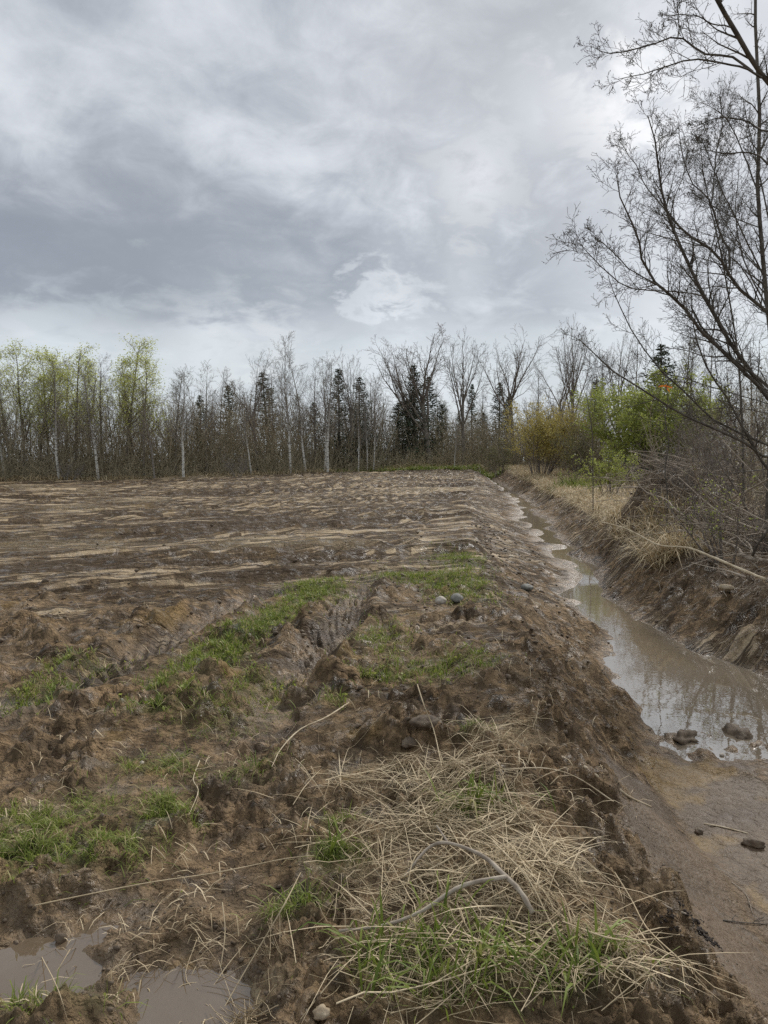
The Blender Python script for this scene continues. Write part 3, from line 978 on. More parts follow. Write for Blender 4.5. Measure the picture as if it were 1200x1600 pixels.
def spruce(name, height, seed):
    rnd = random.Random(seed)
    root = empty(name)
    gt, gc, gl = Geo(), Geo(), Geo()
    gt.tube([(0, 0, -.1), (0, 0, height * .5), (.03, 0, height)], [height * .014, height * .008, .01], 6)
    z = height * .04
    while z < height * .985:
        f = z / height
        R = height * .21 * (1 - f) ** .85 + .08
        for k in range(rnd.randint(5, 7)):
            a = rnd.random() * 2 * PI
            L = R * rnd.uniform(.6, 1.12)
            droop = -.28 * (1 - f) + .28 * f
            pts = []
            for i in range(5):
                t = i / 4
                pts.append((math.cos(a) * L * t, math.sin(a) * L * t, z + L * (droop * t + .22 * t * t)))
            gc.tube(pts, [.02 * (1 - f) + .008, .016, .012, .008, .005], 3)
            m = int(9 + L * 9)
            for _ in range(m):
                t = rnd.uniform(.12, 1.05); i = min(int(t * 4), 3); ff = t * 4 - i
                q = [pts[i][c] * (1 - ff) + pts[i + 1][c] * ff for c in range(3)]
                s = .16 * L * (1.1 - t) + .04
                gl.leaf.append((q[0] + rnd.gauss(0, s), q[1] + rnd.gauss(0, s), q[2] + rnd.gauss(0, .05) - .03, rnd.uniform(.05, .13)))
        z += height * .016 + .07
    gt.build('trunk', M['darkbark'], root, True)
    gc.build('crown', M['darkbark'], root)
    gl.build('foliage', M['needle'], root, aspect=.35)
    return root


def shrub(name, height, width, seed, stems, leafmat=None, leafsize=(.03, .06), leafn=6, bark='twig', levels=3, dens=(7, 5, 3), spread=None, droop=0):
    rnd = random.Random(seed)
    root = empty(name)
    g, gc, gl = Geo(), Geo(), Geo()
    P = dict(levels=levels + 1, n=[6, 5, 4, 3], wander=[.09, .14, .2, .22], trop=[.03, .05, .03, .02], taper=[.8, .8, .7, .6], k=[4, 3, 3, 3], kids=list(dens), start=[.2, .15, .1],
             ang=[(.35, .9), (.4, 1.0), (.4, 1.0)], len=[(.3, .55), (.35, .6), (.4, .7)], fall=[.4, .3, .3], rr=[.5, .6, .7], rmin=.0045, leafgeo=gl, leaflvl=(levels - 1 if leafmat else 99), leafn=leafn,
             leafspread=spread or .05 * height / 2, leafsize=leafsize)
    for s in range(stems):
        a = rnd.random() * 2 * PI; q = rnd.random() ** .6
        tilt = q * math.atan2(width * .5, height) * 1.25
        d = unit((math.cos(a) * math.sin(tilt), math.sin(a) * math.sin(tilt), math.cos(tilt)))
        b = (math.cos(a) * q * width * .16, math.sin(a) * q * width * .16, -.1)
        branch([g, gc], rnd, b, d, height * rnd.uniform(.75, 1.05), .012 + .006 * height, 0, P)
    g.build('stems', M[bark], root)
    gc.build('twigs', M[bark], root)
    if leafmat: gl.build('foliage', M[leafmat], root)
    return root


LK = dict(leaflvl=3, leafn=4, leafspread=.26, leafsize=(.04, .08))
LK2 = dict(leaflvl=3, leafn=3, leafspread=.12, leafsize=(.025, .05))
PROTO = {
    'aspen': [tree('aspen_tree', ASPEN, 12, 100 + i, ('bark', 'twig'), 'aspen', LK) for i in range(3)],
    'budding': [tree('budding_tree', ASPEN, 12, 120 + i, ('bark', 'twig'), 'olive', LK2) for i in range(2)],
    'birch': [tree('birch_tree', BIRCH, 12, 140 + i, ('birch', 'greytwig')) for i in range(3)],
    'maple': [tree('bare_tree', MAPLE, 12, 160 + i, ('bark', 'twig'), None, None, .5, .016) for i in range(3)],
    'slim': [tree('slim_bare_tree', BIRCH, 12, 180 + i, ('bark', 'twig')) for i in range(2)],
    'spruce': [spruce('spruce_tree', 10, 200 + i) for i in range(2)],
}
for k_, l_ in PROTO.items():
    for o_ in l_:
        o_['unused'] = True
PH = dict(aspen=12.2, budding=12.2, birch=12.2, maple=12.6, slim=12.2, spruce=10)


def measured(root):
    return max((max(v[2] for v in (c.bound_box)) for c in root.children), default=10)


for k_ in PROTO:
    for o_ in PROTO[k_]:
        o_['h'] = measured(o_)
_cnt = {}


def place(kind, u, dist, top_v, label, group=None, lean=0.0, variant=None, fat=1.0, cat='tree'):
    """a tree of the far wood: its foot at depth dist, its top where the photo has it"""
    c = _cnt.get(kind, 0); _cnt[kind] = c + 1
    if kind == 'spruce': fat *= 1.45
    src = PROTO[kind][(c if variant is None else variant) % len(PROTO[kind])]
    if src.get('unused'):
        o = src; del src['unused']
    else:
        o = copy_tree(src)
    x = (u - 600) / 1110 * dist
    z = H(x, dist)
    top = EYE + (720 - top_v) / 1110 * dist
    s = (top - z) / src['h']
    o.location = (x, dist, z)
    o.scale = (s * fat, s * fat, s)
    o.rotation_euler = (0, lean, R_.random() * 6.28) if False else (0, 0, 0)
    from mathutils import Matrix
    m = Matrix.Rotation(lean, 4, 'Y') @ Matrix.Rotation(R_.random() * 6.28, 4, 'Z')
    o.rotation_euler = m.to_euler()
    tag(o, label, cat, group)
    return o


G1 = 'trees along the left edge of the wood'
for a in [
    ('birch', 8, 54, 575, 'pale birch trunk at the left picture edge, leaning slightly left', -.05),
    ('aspen', 40, 56, 528, 'leafy aspen nearest the left picture edge with bright yellow-green crown', 0),
    ('aspen', 64, 58, 545, 'leafy aspen between the edge aspen and the first leaning birch', .01),
    ('birch', 93, 53, 560, 'white birch with trunk leaning left, first clear white trunk from the left', -.11),
    ('aspen', 20, 58, 548, 'leafy aspen crowded behind the edge aspen', 0),
    ('aspen', 78, 60, 538, 'leafy aspen at the back of the left clump', 0),
    ('aspen', 138, 60, 548, 'leafy aspen right of the clump, behind the second leaning white birch', 0),
    ('aspen', 212, 58, 560, 'shorter leafy aspen between the two brightest ones', 0),
    ('aspen', 92, 57, 540, 'tall leafy aspen rising behind the first leaning white birch', .0),
    ('aspen', 122, 57, 535, 'tall leafy aspen between the two leaning white birches of the left', .01),
    ('budding', 105, 60, 556, 'thin budding tree squeezed among the leafy aspens of the left', .02),
    ('birch', 154, 53, 562, 'white birch with brownish crown right of the leafy aspens', -.09),
    ('slim', 160, 58, 552, 'slender bare tree beside the sky gap left of the brightest aspen', 0),
    ('aspen', 196, 56, 524, 'tallest leafy aspen of the wood, its tip against the pale cloud', 0),
    ('aspen', 226, 55, 545, 'bright yellow-green aspen just right of the tallest aspen', .03),
    ('budding', 242, 52, 600, 'short greyish trunk below the two bright aspens', -.03),
    ('birch', 287, 53, 570, 'white birch with many ascending olive branches', -.03),
    ('budding', 275, 57, 575, 'olive budding tree standing behind the many-branched white birch', 0),
]:
    place(a[0], a[1], a[2], a[3], a[4], G1, a[5], None, 1.35 if a[0] == 'aspen' else 1.2)
G2 = 'trees along the middle edge of the wood'
for a in [
    ('slim', 322, 57, 562, 'fine-twigged bare tree above the small dark spruce', 0, 1.2),
    ('spruce', 315, 62, 618, 'small dark spruce in the thicket left of the leaning birches', 0, 1),
    ('slim', 345, 60, 572, 'bare tree right of the small dark spruce in the thicket', .02, 1.1),
    ('birch', 393, 55, 590, 'slanting white birch, left one of the pair below the round brown crown', -.10, 1),
    ('maple', 404, 57, 545, 'bare tree with a round brown crown on a pale slanting trunk', -.07, .8),
    ('slim', 428, 60, 556, 'grey bare tree between the round brown crown and the tallest thin birch', .0, 1),
    ('birch', 455, 56, 519, 'thin birch with the tallest tip in the middle of the wood', -.03, 1),
    ('birch', 478, 57, 545, 'leaning thin birch with long white stem right of the tallest thin birch', -.07, 1),
    ('slim', 492, 60, 560, 'grey bare tree behind the stout white birch', 0, 1),
    ('birch', 512, 57, 548, 'stout white birch with thick twin trunk and pale crown', -.02, 1.3),
    ('birch', 507, 58, 560, 'second trunk close behind the stout white birch', .0, 1),
    ('maple', 548, 62, 542, 'dark bare tree with upright fork standing above the spruces', 0, .6),
    ('spruce', 530, 63, 577, 'dark spruce just right of the stout white birch', 0, 1),
    ('spruce', 562, 64, 590, 'dark spruce under the upright forked bare tree', 0, 1.1),
    ('birch', 560, 59, 600, 'small pale tree with spreading dead twigs left of the slim birch pair', .03, 1),
    ('birch', 574, 60, 590, 'left stem of the slim white birch pair beside the spruces', .01, .8),
    ('birch', 583, 60, 582, 'right stem of the slim white birch pair beside the spruces', .02, .8),
]:
    place(a[0], a[1], a[2], a[3], a[4], G2, a[5], None, a[6])
G3 = 'trees beyond the far end of the ditch'
for a in [
    ('maple', 672, 66, 504, 'largest bare tree with wide spreading limbs above the dark spruces', -.03, 1.25),
    ('maple', 640, 68, 525, 'bare tree with left-reaching limbs, twin of the largest spreading tree', -.06, 1.0),
    ('maple', 725, 66, 516, 'bare tree with pale trunk and long side limbs right of the largest one', 0, .85),
    ('spruce', 646, 67, 572, 'tall dark spruce standing under the largest bare tree', 0, 1.1),
    ('spruce', 668, 70, 590, 'spruce close right of the tall dark spruce', 0, 1.2),
    ('spruce', 622, 68, 630, 'bushy low spruce left of the tall dark spruce', 0, 1.7),
    ('spruce', 690, 72, 632, 'low dark spruce between the largest bare tree and its pale neighbour', 0, 1.5),
    ('spruce', 736, 84, 601, 'lone narrow spruce against the bright gap of sky', 0, .8),
    ('spruce', 779, 78, 598, 'pointed spruce left of the round-crowned bare tree', 0, .9),
    ('spruce', 755, 80, 645, 'low spruce between the lone narrow and the pointed spruce', 0, 1.4),
    ('maple', 804, 68, 504, 'round-crowned bare tree rising above the yellow bush', 0, 1.0),
    ('slim', 838, 66, 560, 'thin bare tree right of the round-crowned bare tree', 0, 1.1),
    ('maple', 872, 62, 522, 'bare tree with fan of upright limbs above the olive bush', .02, .7),
    ('maple', 895, 60, 494, 'tall bare tree with upright fork above the olive bush', 0, .7),
    ('slim', 922, 58, 560, 'slim bare tree right of the tall forked tree', 0, 1),
    ('slim', 940, 52, 540, 'slim bare tree over the left side of the green shrub', 0, 1),
    ('maple', 968, 50, 500, 'bare tree behind the green shrub with upright twiggy crown', 0, .7),
    ('slim', 990, 44, 520, 'slender bare tree behind the middle of the green shrub', 0, 1),
    ('spruce', 1028, 46, 540, 'dark spruce tip showing behind the near leaning branches', 0, 1.2),
    ('birch', 555, 64, 632, 'short pale sapling on the grassy end of the field', 0, .9),
    ('birch', 710, 63, 640, 'thin leafless sapling right of the low dark spruce', 0, .8),
]:
    place(a[0], a[1], a[2], a[3], a[4], G3, a[5], None, a[6])
# further rows of the wood, seen between the front trees
for (u0, u1, n, d0, d1, t0, t1, kinds, lab, grp) in [
    (-60, 300, 22, 58, 74, 575, 640, ('budding', 'slim', 'birch', 'slim'), 'thin tree crowded in the wood behind the leafy aspens', 'background trees behind the aspens'),
    (300, 600, 22, 60, 78, 580, 650, ('slim', 'birch', 'slim', 'budding', 'spruce'), 'thin tree crowded in the wood behind the white birches', 'background trees behind the birches'),
    (590, 930, 20, 72, 92, 590, 650, ('slim', 'slim', 'budding', 'spruce'), 'bare tree in the distant wood beyond the end of the field', 'background trees beyond the field end'),
    (1040, 1360, 24, 34, 60, 470, 640, ('slim', 'slim', 'budding', 'birch'), 'bare thin tree in the wood behind the leaning ditch-side trees', 'background trees on the right'),
]:
    for i in range(n):
        u = u0 + (u1 - u0) * (i + R_.random()) / n
        place(kinds[i % len(kinds)], u, R_.uniform(d0, d1), R_.uniform(t0, t1), lab, grp, R_.gauss(0, .03), None, R_.uniform(.9, 1.3))
for k_, l_ in PROTO.items():
    for o_ in l_:
        if 'h' in o_: pass

# ------------------------------------------------------------------ underbrush of the wood
def thicket(name, label, pts, hts, nt_, twig_len, rad, matn, upright=.25, buds=0):
    """dense brush: each stem with side twigs; nobody could count it"""
    g = Geo()
    n = len(pts)
    d = np.stack([rs.randn(n) * upright, rs.randn(n) * upright, np.ones(n)], -1)
    d /= np.linalg.norm(d, axis=1, keepdims=True)
    S = 5
    P = np.zeros((n, S, 3)); P[:, 0] = pts
    for i in range(1, S):
        d = d + rs.randn(n, 3) * .12
        d /= np.linalg.norm(d, axis=1, keepdims=True)
        P[:, i] = P[:, i - 1] + d * (hts / (S - 1))[:, None]
    Rr = (rad * (1.2 + hts * .35))[:, None] * np.array([1, .8, .6, .45, .25])
    g.tubes_np(P, Rr, 3)
    # side twigs
    idx = np.repeat(np.arange(n), nt_)
    t = rs.uniform(.15, 1, len(idx)) * (S - 1.001)
    i0 = t.astype(int); f = (t - i0)[:, None]
    b = P[idx, i0] * (1 - f) + P[idx, i0 + 1] * f
    dd = rs.randn(len(idx), 3); dd[:, 2] = np.abs(dd[:, 2]) * .8 + .35
    dd /= np.linalg.norm(dd, axis=1, keepdims=True)
    L = twig_len * rs.uniform(.5, 1.3, len(idx)) * (hts[idx] ** .5)
    p1 = b + dd * (L * .5)[:, None]
    d2 = dd + rs.randn(len(idx), 3) * .3
    p2 = p1 + d2 * (L * .5)[:, None]
    TP = np.stack([b, p1, p2], 1)
    g.tubes_np(TP, np.tile(np.array([rad, rad * .8, rad * .45]), (len(idx), 1)), 3)
    if buds:
        k_ = rs.randint(0, len(p2), buds)
        for q_, s_ in zip(p2[k_], rs.uniform(.03, .07, buds)): g.leaf.append((*q_, s_))
    o = g.build(name, M[matn])
    tag(o, label, kind='stuff')
    return o


def band(n, poly, depth):
    """points scattered behind a line of (u, distance) of the wood's edge"""
    t = rs.rand(n) * (len(poly) - 1); i = t.astype(int); f = t - i
    poly = np.array(poly, float)
    u = poly[i, 0] * (1 - f) + poly[np.minimum(i + 1, len(poly) - 1), 0] * f
    dist = poly[i, 1] * (1 - f) + poly[np.minimum(i + 1, len(poly) - 1), 1] * f + rs.rand(n) ** 1.3 * depth
    x = (u - 600) / 1110 * dist
    return np.stack([x, dist, terrain(x, dist) - .05], -1)


pl = [(-120, 53), (0, 53.5), (150, 54), (300, 55), (450, 57), (600, 63)]
b1 = band(2850, pl, 14)
thicket('underbrush', 'grey-brown leafless underbrush filling the foot of the left wood', b1, 1.2 + 5.8 * rs.rand(len(b1)) ** 1.3, 6, .66, .013, 'thick', .25, 9000)
pl = [(600, 64), (700, 66), (780, 66), (860, 56), (930, 40)]
b2 = band(1600, pl, 14)
thicket('underbrush', 'dark leafless underbrush below the trees at the end of the ditch', b2, rs.uniform(1.2, 5.6, len(b2)), 6, .62, .012, 'thick', .25, 3000)
pl = [(930, 50), (1010, 46), (1100, 34), (1200, 19), (1420, 14)]
b3 = band(1400, pl, 12)
thicket('underbrush', 'brown leafless brush crowding the wood behind the ditch bank', b3, rs.uniform(1.2, 4.6, len(b3)), 8, .42, .005, 'thick', .25, 3000)
b6 = band(1000, [(-120, 51.8), (0, 52.2), (150, 52.6), (300, 53.4), (450, 55.2), (600, 60), (700, 64), (800, 63)], 2.2)
thicket('low_brush', 'low pale brush at the foot of the wood hiding the trunk bases', b6, rs.uniform(.4, 2.1, len(b6)), 6, .5, .009, 'lowbrush', .5, 900)
# low tangle on the right bank
b4 = band(560, [(1025, 14.8), (1100, 13.0), (1200, 10.9), (1300, 9.2)], 3.2)
thicket('bramble_tangle', 'tangle of grey twigs and brambles heaped along the right bank', b4, rs.uniform(.2, 1.05, len(b4)), 7, .38, .0034, 'twig', 1.0)

g = Geo()
n = 130
b5 = band(n, [(1025, 14.8), (1100, 12.6), (1200, 10.6), (1300, 9)], 3.5)
d = np.stack([-np.abs(rs.randn(n)) - .2, rs.randn(n) * .8, np.abs(rs.randn(n)) * .35 + .05], -1); d /= np.linalg.norm(d, axis=1, keepdims=True)
L = rs.uniform(.6, 2.0, n); P = np.zeros((n, 7, 3)); P[:, 0] = b5 + np.stack([rs.randn(n) * .2, rs.randn(n) * .2, rs.uniform(.05, .5, n)], -1)
for i in range(1, 7):
    d = d + rs.randn(n, 3) * .13; d[:, 2] -= .05; d /= np.linalg.norm(d, axis=1, keepdims=True)
    P[:, i] = P[:, i - 1] + d * (L / 6)[:, None]
g.tubes_np(P, rs.uniform(.006, .015, n)[:, None] * np.linspace(1, .3, 7), 5)
k_ = np.repeat(np.arange(n), 7); j_ = rs.randint(1, 7, len(k_)); b_ = P[k_, j_]; dd = rs.randn(len(k_), 3); dd /= np.linalg.norm(dd, axis=1, keepdims=True)
l_ = rs.uniform(.15, .5, len(k_))[:, None]
g.tubes_np(np.stack([b_, b_ + dd * l_ * .5, b_ + dd * l_ + rs.randn(len(k_), 3) * .06], 1), np.tile(np.array([.005, .0035, .002]), (len(k_), 1)), 3)
tag(g.build('brush_heap', M['deadwood']), 'heap of cut grey branches dumped along the right bank', kind='stuff')

# ------------------------------------------------------------------ shrubs
def put(o, x, y, rz=0, s=1, dz=0):
    o.location = (x, y, H(x, y) + dz); o.rotation_euler = (0, 0, rz); o.scale = (s, s, s)
    return o


def putu(o, u, dist, rz=0, s=1):
    return put(o, (u - 600) / 1110 * dist, dist, rz, s)


tag(putu(shrub('yellow_shrub', 4.1, 3.4, 1, 18, 'yleaf', (.03, .07), 6, levels=3, dens=(7, 4, 3)), 842, 46), 'rounded shrub with golden yellow young leaves at the wood edge', 'shrub')
tag(putu(shrub('green_shrub', 5.0, 5.2, 2, 24, 'leaf', (.04, .09), 8, levels=3, dens=(7, 5, 3)), 1030, 39), 'large fresh green shrub left of the orange ribbon', 'shrub')
tag(putu(shrub('green_shrub', 1.7, 2.0, 3, 10, 'leaf', (.025, .05), 3, levels=3, dens=(6, 4, 3)), 955, 27), 'lower sprawling green shrub at the left foot of the large green one', 'shrub')
tag(putu(shrub('olive_shrub', 3.0, 3.0, 4, 12, 'olive', (.03, .06), 2, levels=3, dens=(6, 4, 3)), 905, 42), 'olive brown budding shrub between the yellow and the green shrubs', 'shrub')
tag(putu(shrub('olive_shrub', 2.6, 2.4, 5, 10, 'olive', (.03, .06), 2, levels=3, dens=(6, 4, 3)), 780, 58), 'small olive budding shrub left of the yellow shrub', 'shrub')
tag(putu(shrub('reddish_shrub', 4.6, 3.0, 6, 10, 'red', (.03, .06), 2, levels=3, dens=(6, 4, 3)), 880, 56), 'reddish brown shrub rising behind the yellow and olive shrubs', 'shrub')
tag(putu(shrub('budding_shrub', 1.25, 1.4, 7, 7, 'leaf', (.012, .026), 1, levels=3, dens=(5, 3, 2)), 1140, 10.6), 'sprawling twigs with sparse yellow-green leaves over the brush heap', 'shrub')
tag(putu(shrub('budding_shrub', 2.4, 2.2, 8, 9, 'olive', (.012, .03), 1, levels=3, dens=(6, 4, 3)), 1225, 12.5), 'tall olive budding shrub at the right picture edge', 'shrub')
tag(putu(shrub('bare_shrub', 2.6, 2.4, 9, 10, None, bark='twig', levels=3, dens=(7, 5, 3)), 1110, 17), 'leafless brown shrub behind the soil mound', 'shrub')
tag(putu(shrub('bare_shrub', 3.2, 3.0, 10, 10, None, bark='twig', levels=3, dens=(7, 5, 3)), 1170, 20), 'leafless grey shrub behind the near leaning trees', 'shrub')
tag(putu(shrub('grassy_shrub', .9, 1.1, 12, 12, 'leaf', (.02, .045), 2, levels=2, dens=(5, 3, 2)), 893, 33.5), 'low bright green tuft growing in the dry bank grass', 'shrub')
tag(putu(shrub('grey_shrub', 1.7, 2.0, 13, 9, None, bark='greytwig', levels=3, dens=(6, 4, 3)), 372, 52), 'pale dead twiggy shrub at the foot of the slanting birches', 'shrub')
tag(putu(shrub('grey_shrub', 1.6, 2.2, 14, 9, None, bark='greytwig', levels=3, dens=(6, 4, 3)), 105, 52), 'pale dead twiggy shrub beside the first leaning white birch', 'shrub')

# ------------------------------------------------------------------ the near leaning trees on the right
def smooth_path(ctrl, n):
    """Catmull-Rom through the control points, n points in all"""
    c = np.array(ctrl, float)
    c = np.vstack([2 * c[0] - c[1], c, 2 * c[-1] - c[-2]])
    m = len(c) - 3
    out_ = []
    for t in np.linspace(0, m - 1e-6, n):
        i = int(t); f = t - i
        p0, p1, p2, p3 = c[i], c[i + 1], c[i + 2], c[i + 3]
        out_.append(.5 * ((2 * p1) + (-p0 + p2) * f + (2 * p0 - 5 * p1 + 4 * p2 - p3) * f * f + (-p0 + 3 * p1 - 3 * p2 + p3) * f ** 3))
    return np.array(out_)


NEAR = dict(levels=4, n=[12, 6, 5, 4], wander=[.05, .15, .22, .24], trop=[.0, .05, .04, .02], taper=[.8, .85, .7, .5], k=[6, 4, 3, 3], kids=[16, 8, 3], start=[.25, .12, .1],
            ang=[(.45, 1.0), (.45, 1.1), (.5, 1.1)], len=[(.17, .38), (.3, .6), (.35, .7)], fall=[.5, .3, .3], rr=[.5, .55, .65], rmin=.0020, up=.12)


def near_tree(name, label, limbs, seed, P=NEAR, trunkmat='darkbark', catk=True):
    rnd = random.Random(seed)
    g1, gb = Geo(), Geo()
    limb_objs = []
    root = empty(name)
    first = None
    P = dict(P); P.update(leafgeo=gb, leaflvl=2 if catk else 99, leafn=1, leafspread=.012, leafsize=(.005, .011))
    for li, (pts, r0, r1, kmul) in enumerate(limbs):
        r0 = r0 * (.46 if r0 > .03 else .68)
        path = smooth_path(pts, 14)
        jit = np.cumsum(rs.randn(14, 3) * .006, axis=0); jit -= np.linspace(0, 1, 14)[:, None] * jit[-1]
        path = path + jit
        rr = np.linspace(1, 0, 14) ** .8 * (r0 - r1) + r1
        L = float(np.linalg.norm(np.diff(path, axis=0), axis=1).sum())
        if first is None:
            first = path[0].copy(); root.location = tuple(first)
        g = Geo()
        path = path - first
        g.tube([tuple(p) for p in path], list(rr), 8 if r0 > .02 else 5)
        g.build('trunk' if li == 0 else 'limb', M[trunkmat], root, True)
        Q = dict(P); Q['kids'] = [max(3, int(P['kids'][0] * kmul * min(1.0, L / 1.9)))] + P['kids'][1:]
        branch([g1], rnd, None, None, min(L, 2.5), r0, 0, Q, [tuple(p) for p in path], list(rr))
    g1.build('twigs', M[trunkmat], root)
    if catk: gb.build('catkins', M['bud'], root, aspect=.45)
    tag(root, label, 'tree', 'bare trees leaning over the ditch')
    return root


def T(depths, *uv):
    ds = np.linspace(depths[0], depths[1], len(uv))
    return [at(u, v, d) for (u, v), d in zip(uv, ds)]


def foot(u, dist):
    x = (u - 600) / 1110 * dist
    return np.array([x, dist, H(x, dist) - .1])


fA = foot(1275, 9.6)
near_tree('leaning_bare_tree', 'dark bare tree with forked stems leaning left over the ditch', [
    ([fA] + T((9.5, 8.6), (1235, 690), (1191, 609), (1144, 540), (1117, 494), (1096, 457), (1065, 392), (1044, 336), (1031, 284), (1026, 232), (1012, 180)), .075, .006, 2.0),
    ([fA] + T((9.4, 8.2), (1240, 700), (1200, 622), (1144, 562), (1091, 510), (1065, 473), (1031, 447), (1002, 400), (999, 370), (973, 318), (963, 273)), .06, .005, 1.9),
    (T((8.5, 7.9), (1097, 462), (1060, 455), (982, 448), (940, 417), (920, 397), (905, 380)), .014, .003, .9),
    (T((8.3, 8.0), (1031, 447), (990, 425), (958, 396), (938, 378), (920, 362)), .012, .003, .8),
    (T((8.8, 9.4), (1065, 392), (1050, 330), (1070, 270), (1075, 220)), .012, .003, .8),
    (T((8.9, 9.6), (1044, 336), (1010, 290), (985, 245), (965, 215)), .012, .003, .8),
    (T((9.1, 9.9), (1117, 494), (1105, 420), (1120, 350), (1118, 280)), .014, .003, .9),
], 301)
fB = foot(1330, 10.5)
near_tree('leaning_bare_tree', 'bare tree with a long curved stem crossing behind the forked one', [
    ([fB] + T((10.4, 9.8), (1290, 640), (1240, 530), (1200, 486), (1154, 447), (1138, 418), (1117, 392), (1078, 368), (1055, 345), (1039, 323), (1020, 290)), .07, .006, 2.0),
    (T((10, 10.6), (1141, 420), (1141, 390), (1128, 368), (1112, 318), (1102, 302), (1081, 281), (1065, 226), (1060, 190)), .026, .004, 1.1),
    (T((10, 10.6), (1112, 318), (1118, 280), (1122, 240), (1130, 190), (1125, 150)), .018, .004, 1),
    (T((10, 11), (1200, 486), (1160, 400), (1150, 330), (1155, 250)), .018, .004, 1),
], 302)
fC = foot(1200, 11.5)
near_tree('upright_bare_tree', 'upright grey trunk standing at the right picture edge', [
    ([fC] + T((11.5, 11.3), (1207, 600), (1202, 500), (1196, 444), (1188, 357), (1184, 279), (1187, 200), (1183, 100), (1180, 0), (1184, -90)), .085, .02, 1.6),
    (T((11.4, 10.6), (1194, 430), (1160, 360), (1130, 300), (1110, 250), (1095, 215)), .02, .004, 1.2),
    (T((11.4, 10.9), (1186, 355), (1150, 340), (1110, 320), (1080, 300)), .014, .004, 1),
    (T((11.4, 12), (1184, 300), (1150, 215), (1125, 180), (1095, 160)), .018, .004, 1.1),
    (T((11.4, 10.9), (1185, 240), (1215, 180), (1240, 110)), .02, .004, 1),
    (T((11.4, 12.2), (1192, 400), (1215, 340), (1235, 270)), .02, .004, 1),
    (T((11.4, 11.0), (1190, 480), (1165, 430), (1140, 400), (1110, 380)), .016, .004, 1),
], 303, trunkmat='darkbark')
fD = foot(1420, 8.2)
near_tree('overhanging_bare_tree', 'bare limb reaching into the top right corner with drooping twigs', [
    ([fD] + T((8.2, 7.4), (1400, 560), (1330, 330), (1260, 200), (1200, 130), (1167, 87), (1136, 31), (1112, -15), (1080, -90)), .07, .02, .5),
    (T((7.5, 6.9), (1190, 122), (1165, 108), (1136, 101), (1080, 94), (1038, 105), (1010, 115), (965, 124)), .018, .003, .8),
    (T((7.5, 7.9), (1178, 112), (1143, 91), (1097, 84), (1059, 58), (1010, 73), (957, 84), (930, 75)), .020, .003, .8),
    (T((7.7, 7.9), (1059, 58), (1060, 30), (1060, 0), (1055, -40)), .009, .003, .7),
    (T((7.4, 7.1), (1140, 42), (1110, 38), (1087, 28), (1062, 24), (1041, 24)), .011, .003, .8),
    (T((7.6, 8.3), (1250, 190), (1200, 205), (1165, 190), (1120, 185), (1080, 200)), .02, .003, 1),
    (T((7.6, 8.3), (1300, 270), (1230, 270), (1180, 240), (1130, 240), (1090, 232)), .02, .003, 1),
], 304)
fE = foot(1290, 8.9)
near_tree('low_leaning_tree', 'low dark stems slanting up to the left above the brush heap', [
    ([fE] + T((8.9, 8.0), (1250, 735), (1200, 712), (1160, 683), (1100, 657), (1047, 630), (1007, 607), (960, 578), (930, 552), (905, 530)), .045, .004, .7),
    ([fE] + T((8.9, 9.4), (1240, 720), (1190, 690), (1120, 657), (1083, 623), (1033, 577), (990, 520), (965, 470), (950, 430)), .035, .004, .8),
    ([fE] + T((8.9, 9.6), (1260, 680), (1200, 607), (1150, 567), (1100, 520), (1080, 480)), .05, .01, 1),
    ([fE] + T((8.9, 8.5), (1230, 760), (1200, 733), (1183, 707), (1167, 680), (1133, 617), (1107, 580), (1087, 520), (1080, 460)), .03, .005, 1),
    (T((9.2, 8.8), (1230, 640), (1200, 630), (1120, 607), (1053, 588), (1010, 590), (980, 593)), .012, .003, .5),
    (T((9.2, 8.6), (1250, 650), (1200, 645), (1150, 635), (1090, 640), (1040, 650)), .010, .003, .5),
], 305)


fF = foot(1165, 14.0)
near_tree('slim_bare_tree', 'slim bare tree behind the forked leaning tree', [
    ([fF] + T((14, 14), (1160, 640), (1150, 520), (1128, 400), (1105, 300), (1095, 230)), .05, .005, 1.6),
    (T((14, 14.6), (1152, 540), (1100, 470), (1070, 410)), .016, .004, 1.0),
    (T((14, 13.4), (1140, 460), (1150, 380), (1162, 300)), .016, .004, 1.0)], 306)
fG = foot(1240, 13.0)
near_tree('slim_bare_tree', 'slim bare tree at the right picture edge behind the upright trunk', [
    ([fG] + T((13, 13), (1235, 620), (1222, 480), (1205, 360), (1180, 240), (1160, 150)), .055, .005, 1.8),
    (T((13, 13.6), (1218, 450), (1170, 400), (1130, 340), (1110, 300)), .018, .004, 1.0),
    (T((13, 12.4), (1200, 340), (1215, 260), (1200, 180)), .016, .004, 1.0)], 307)

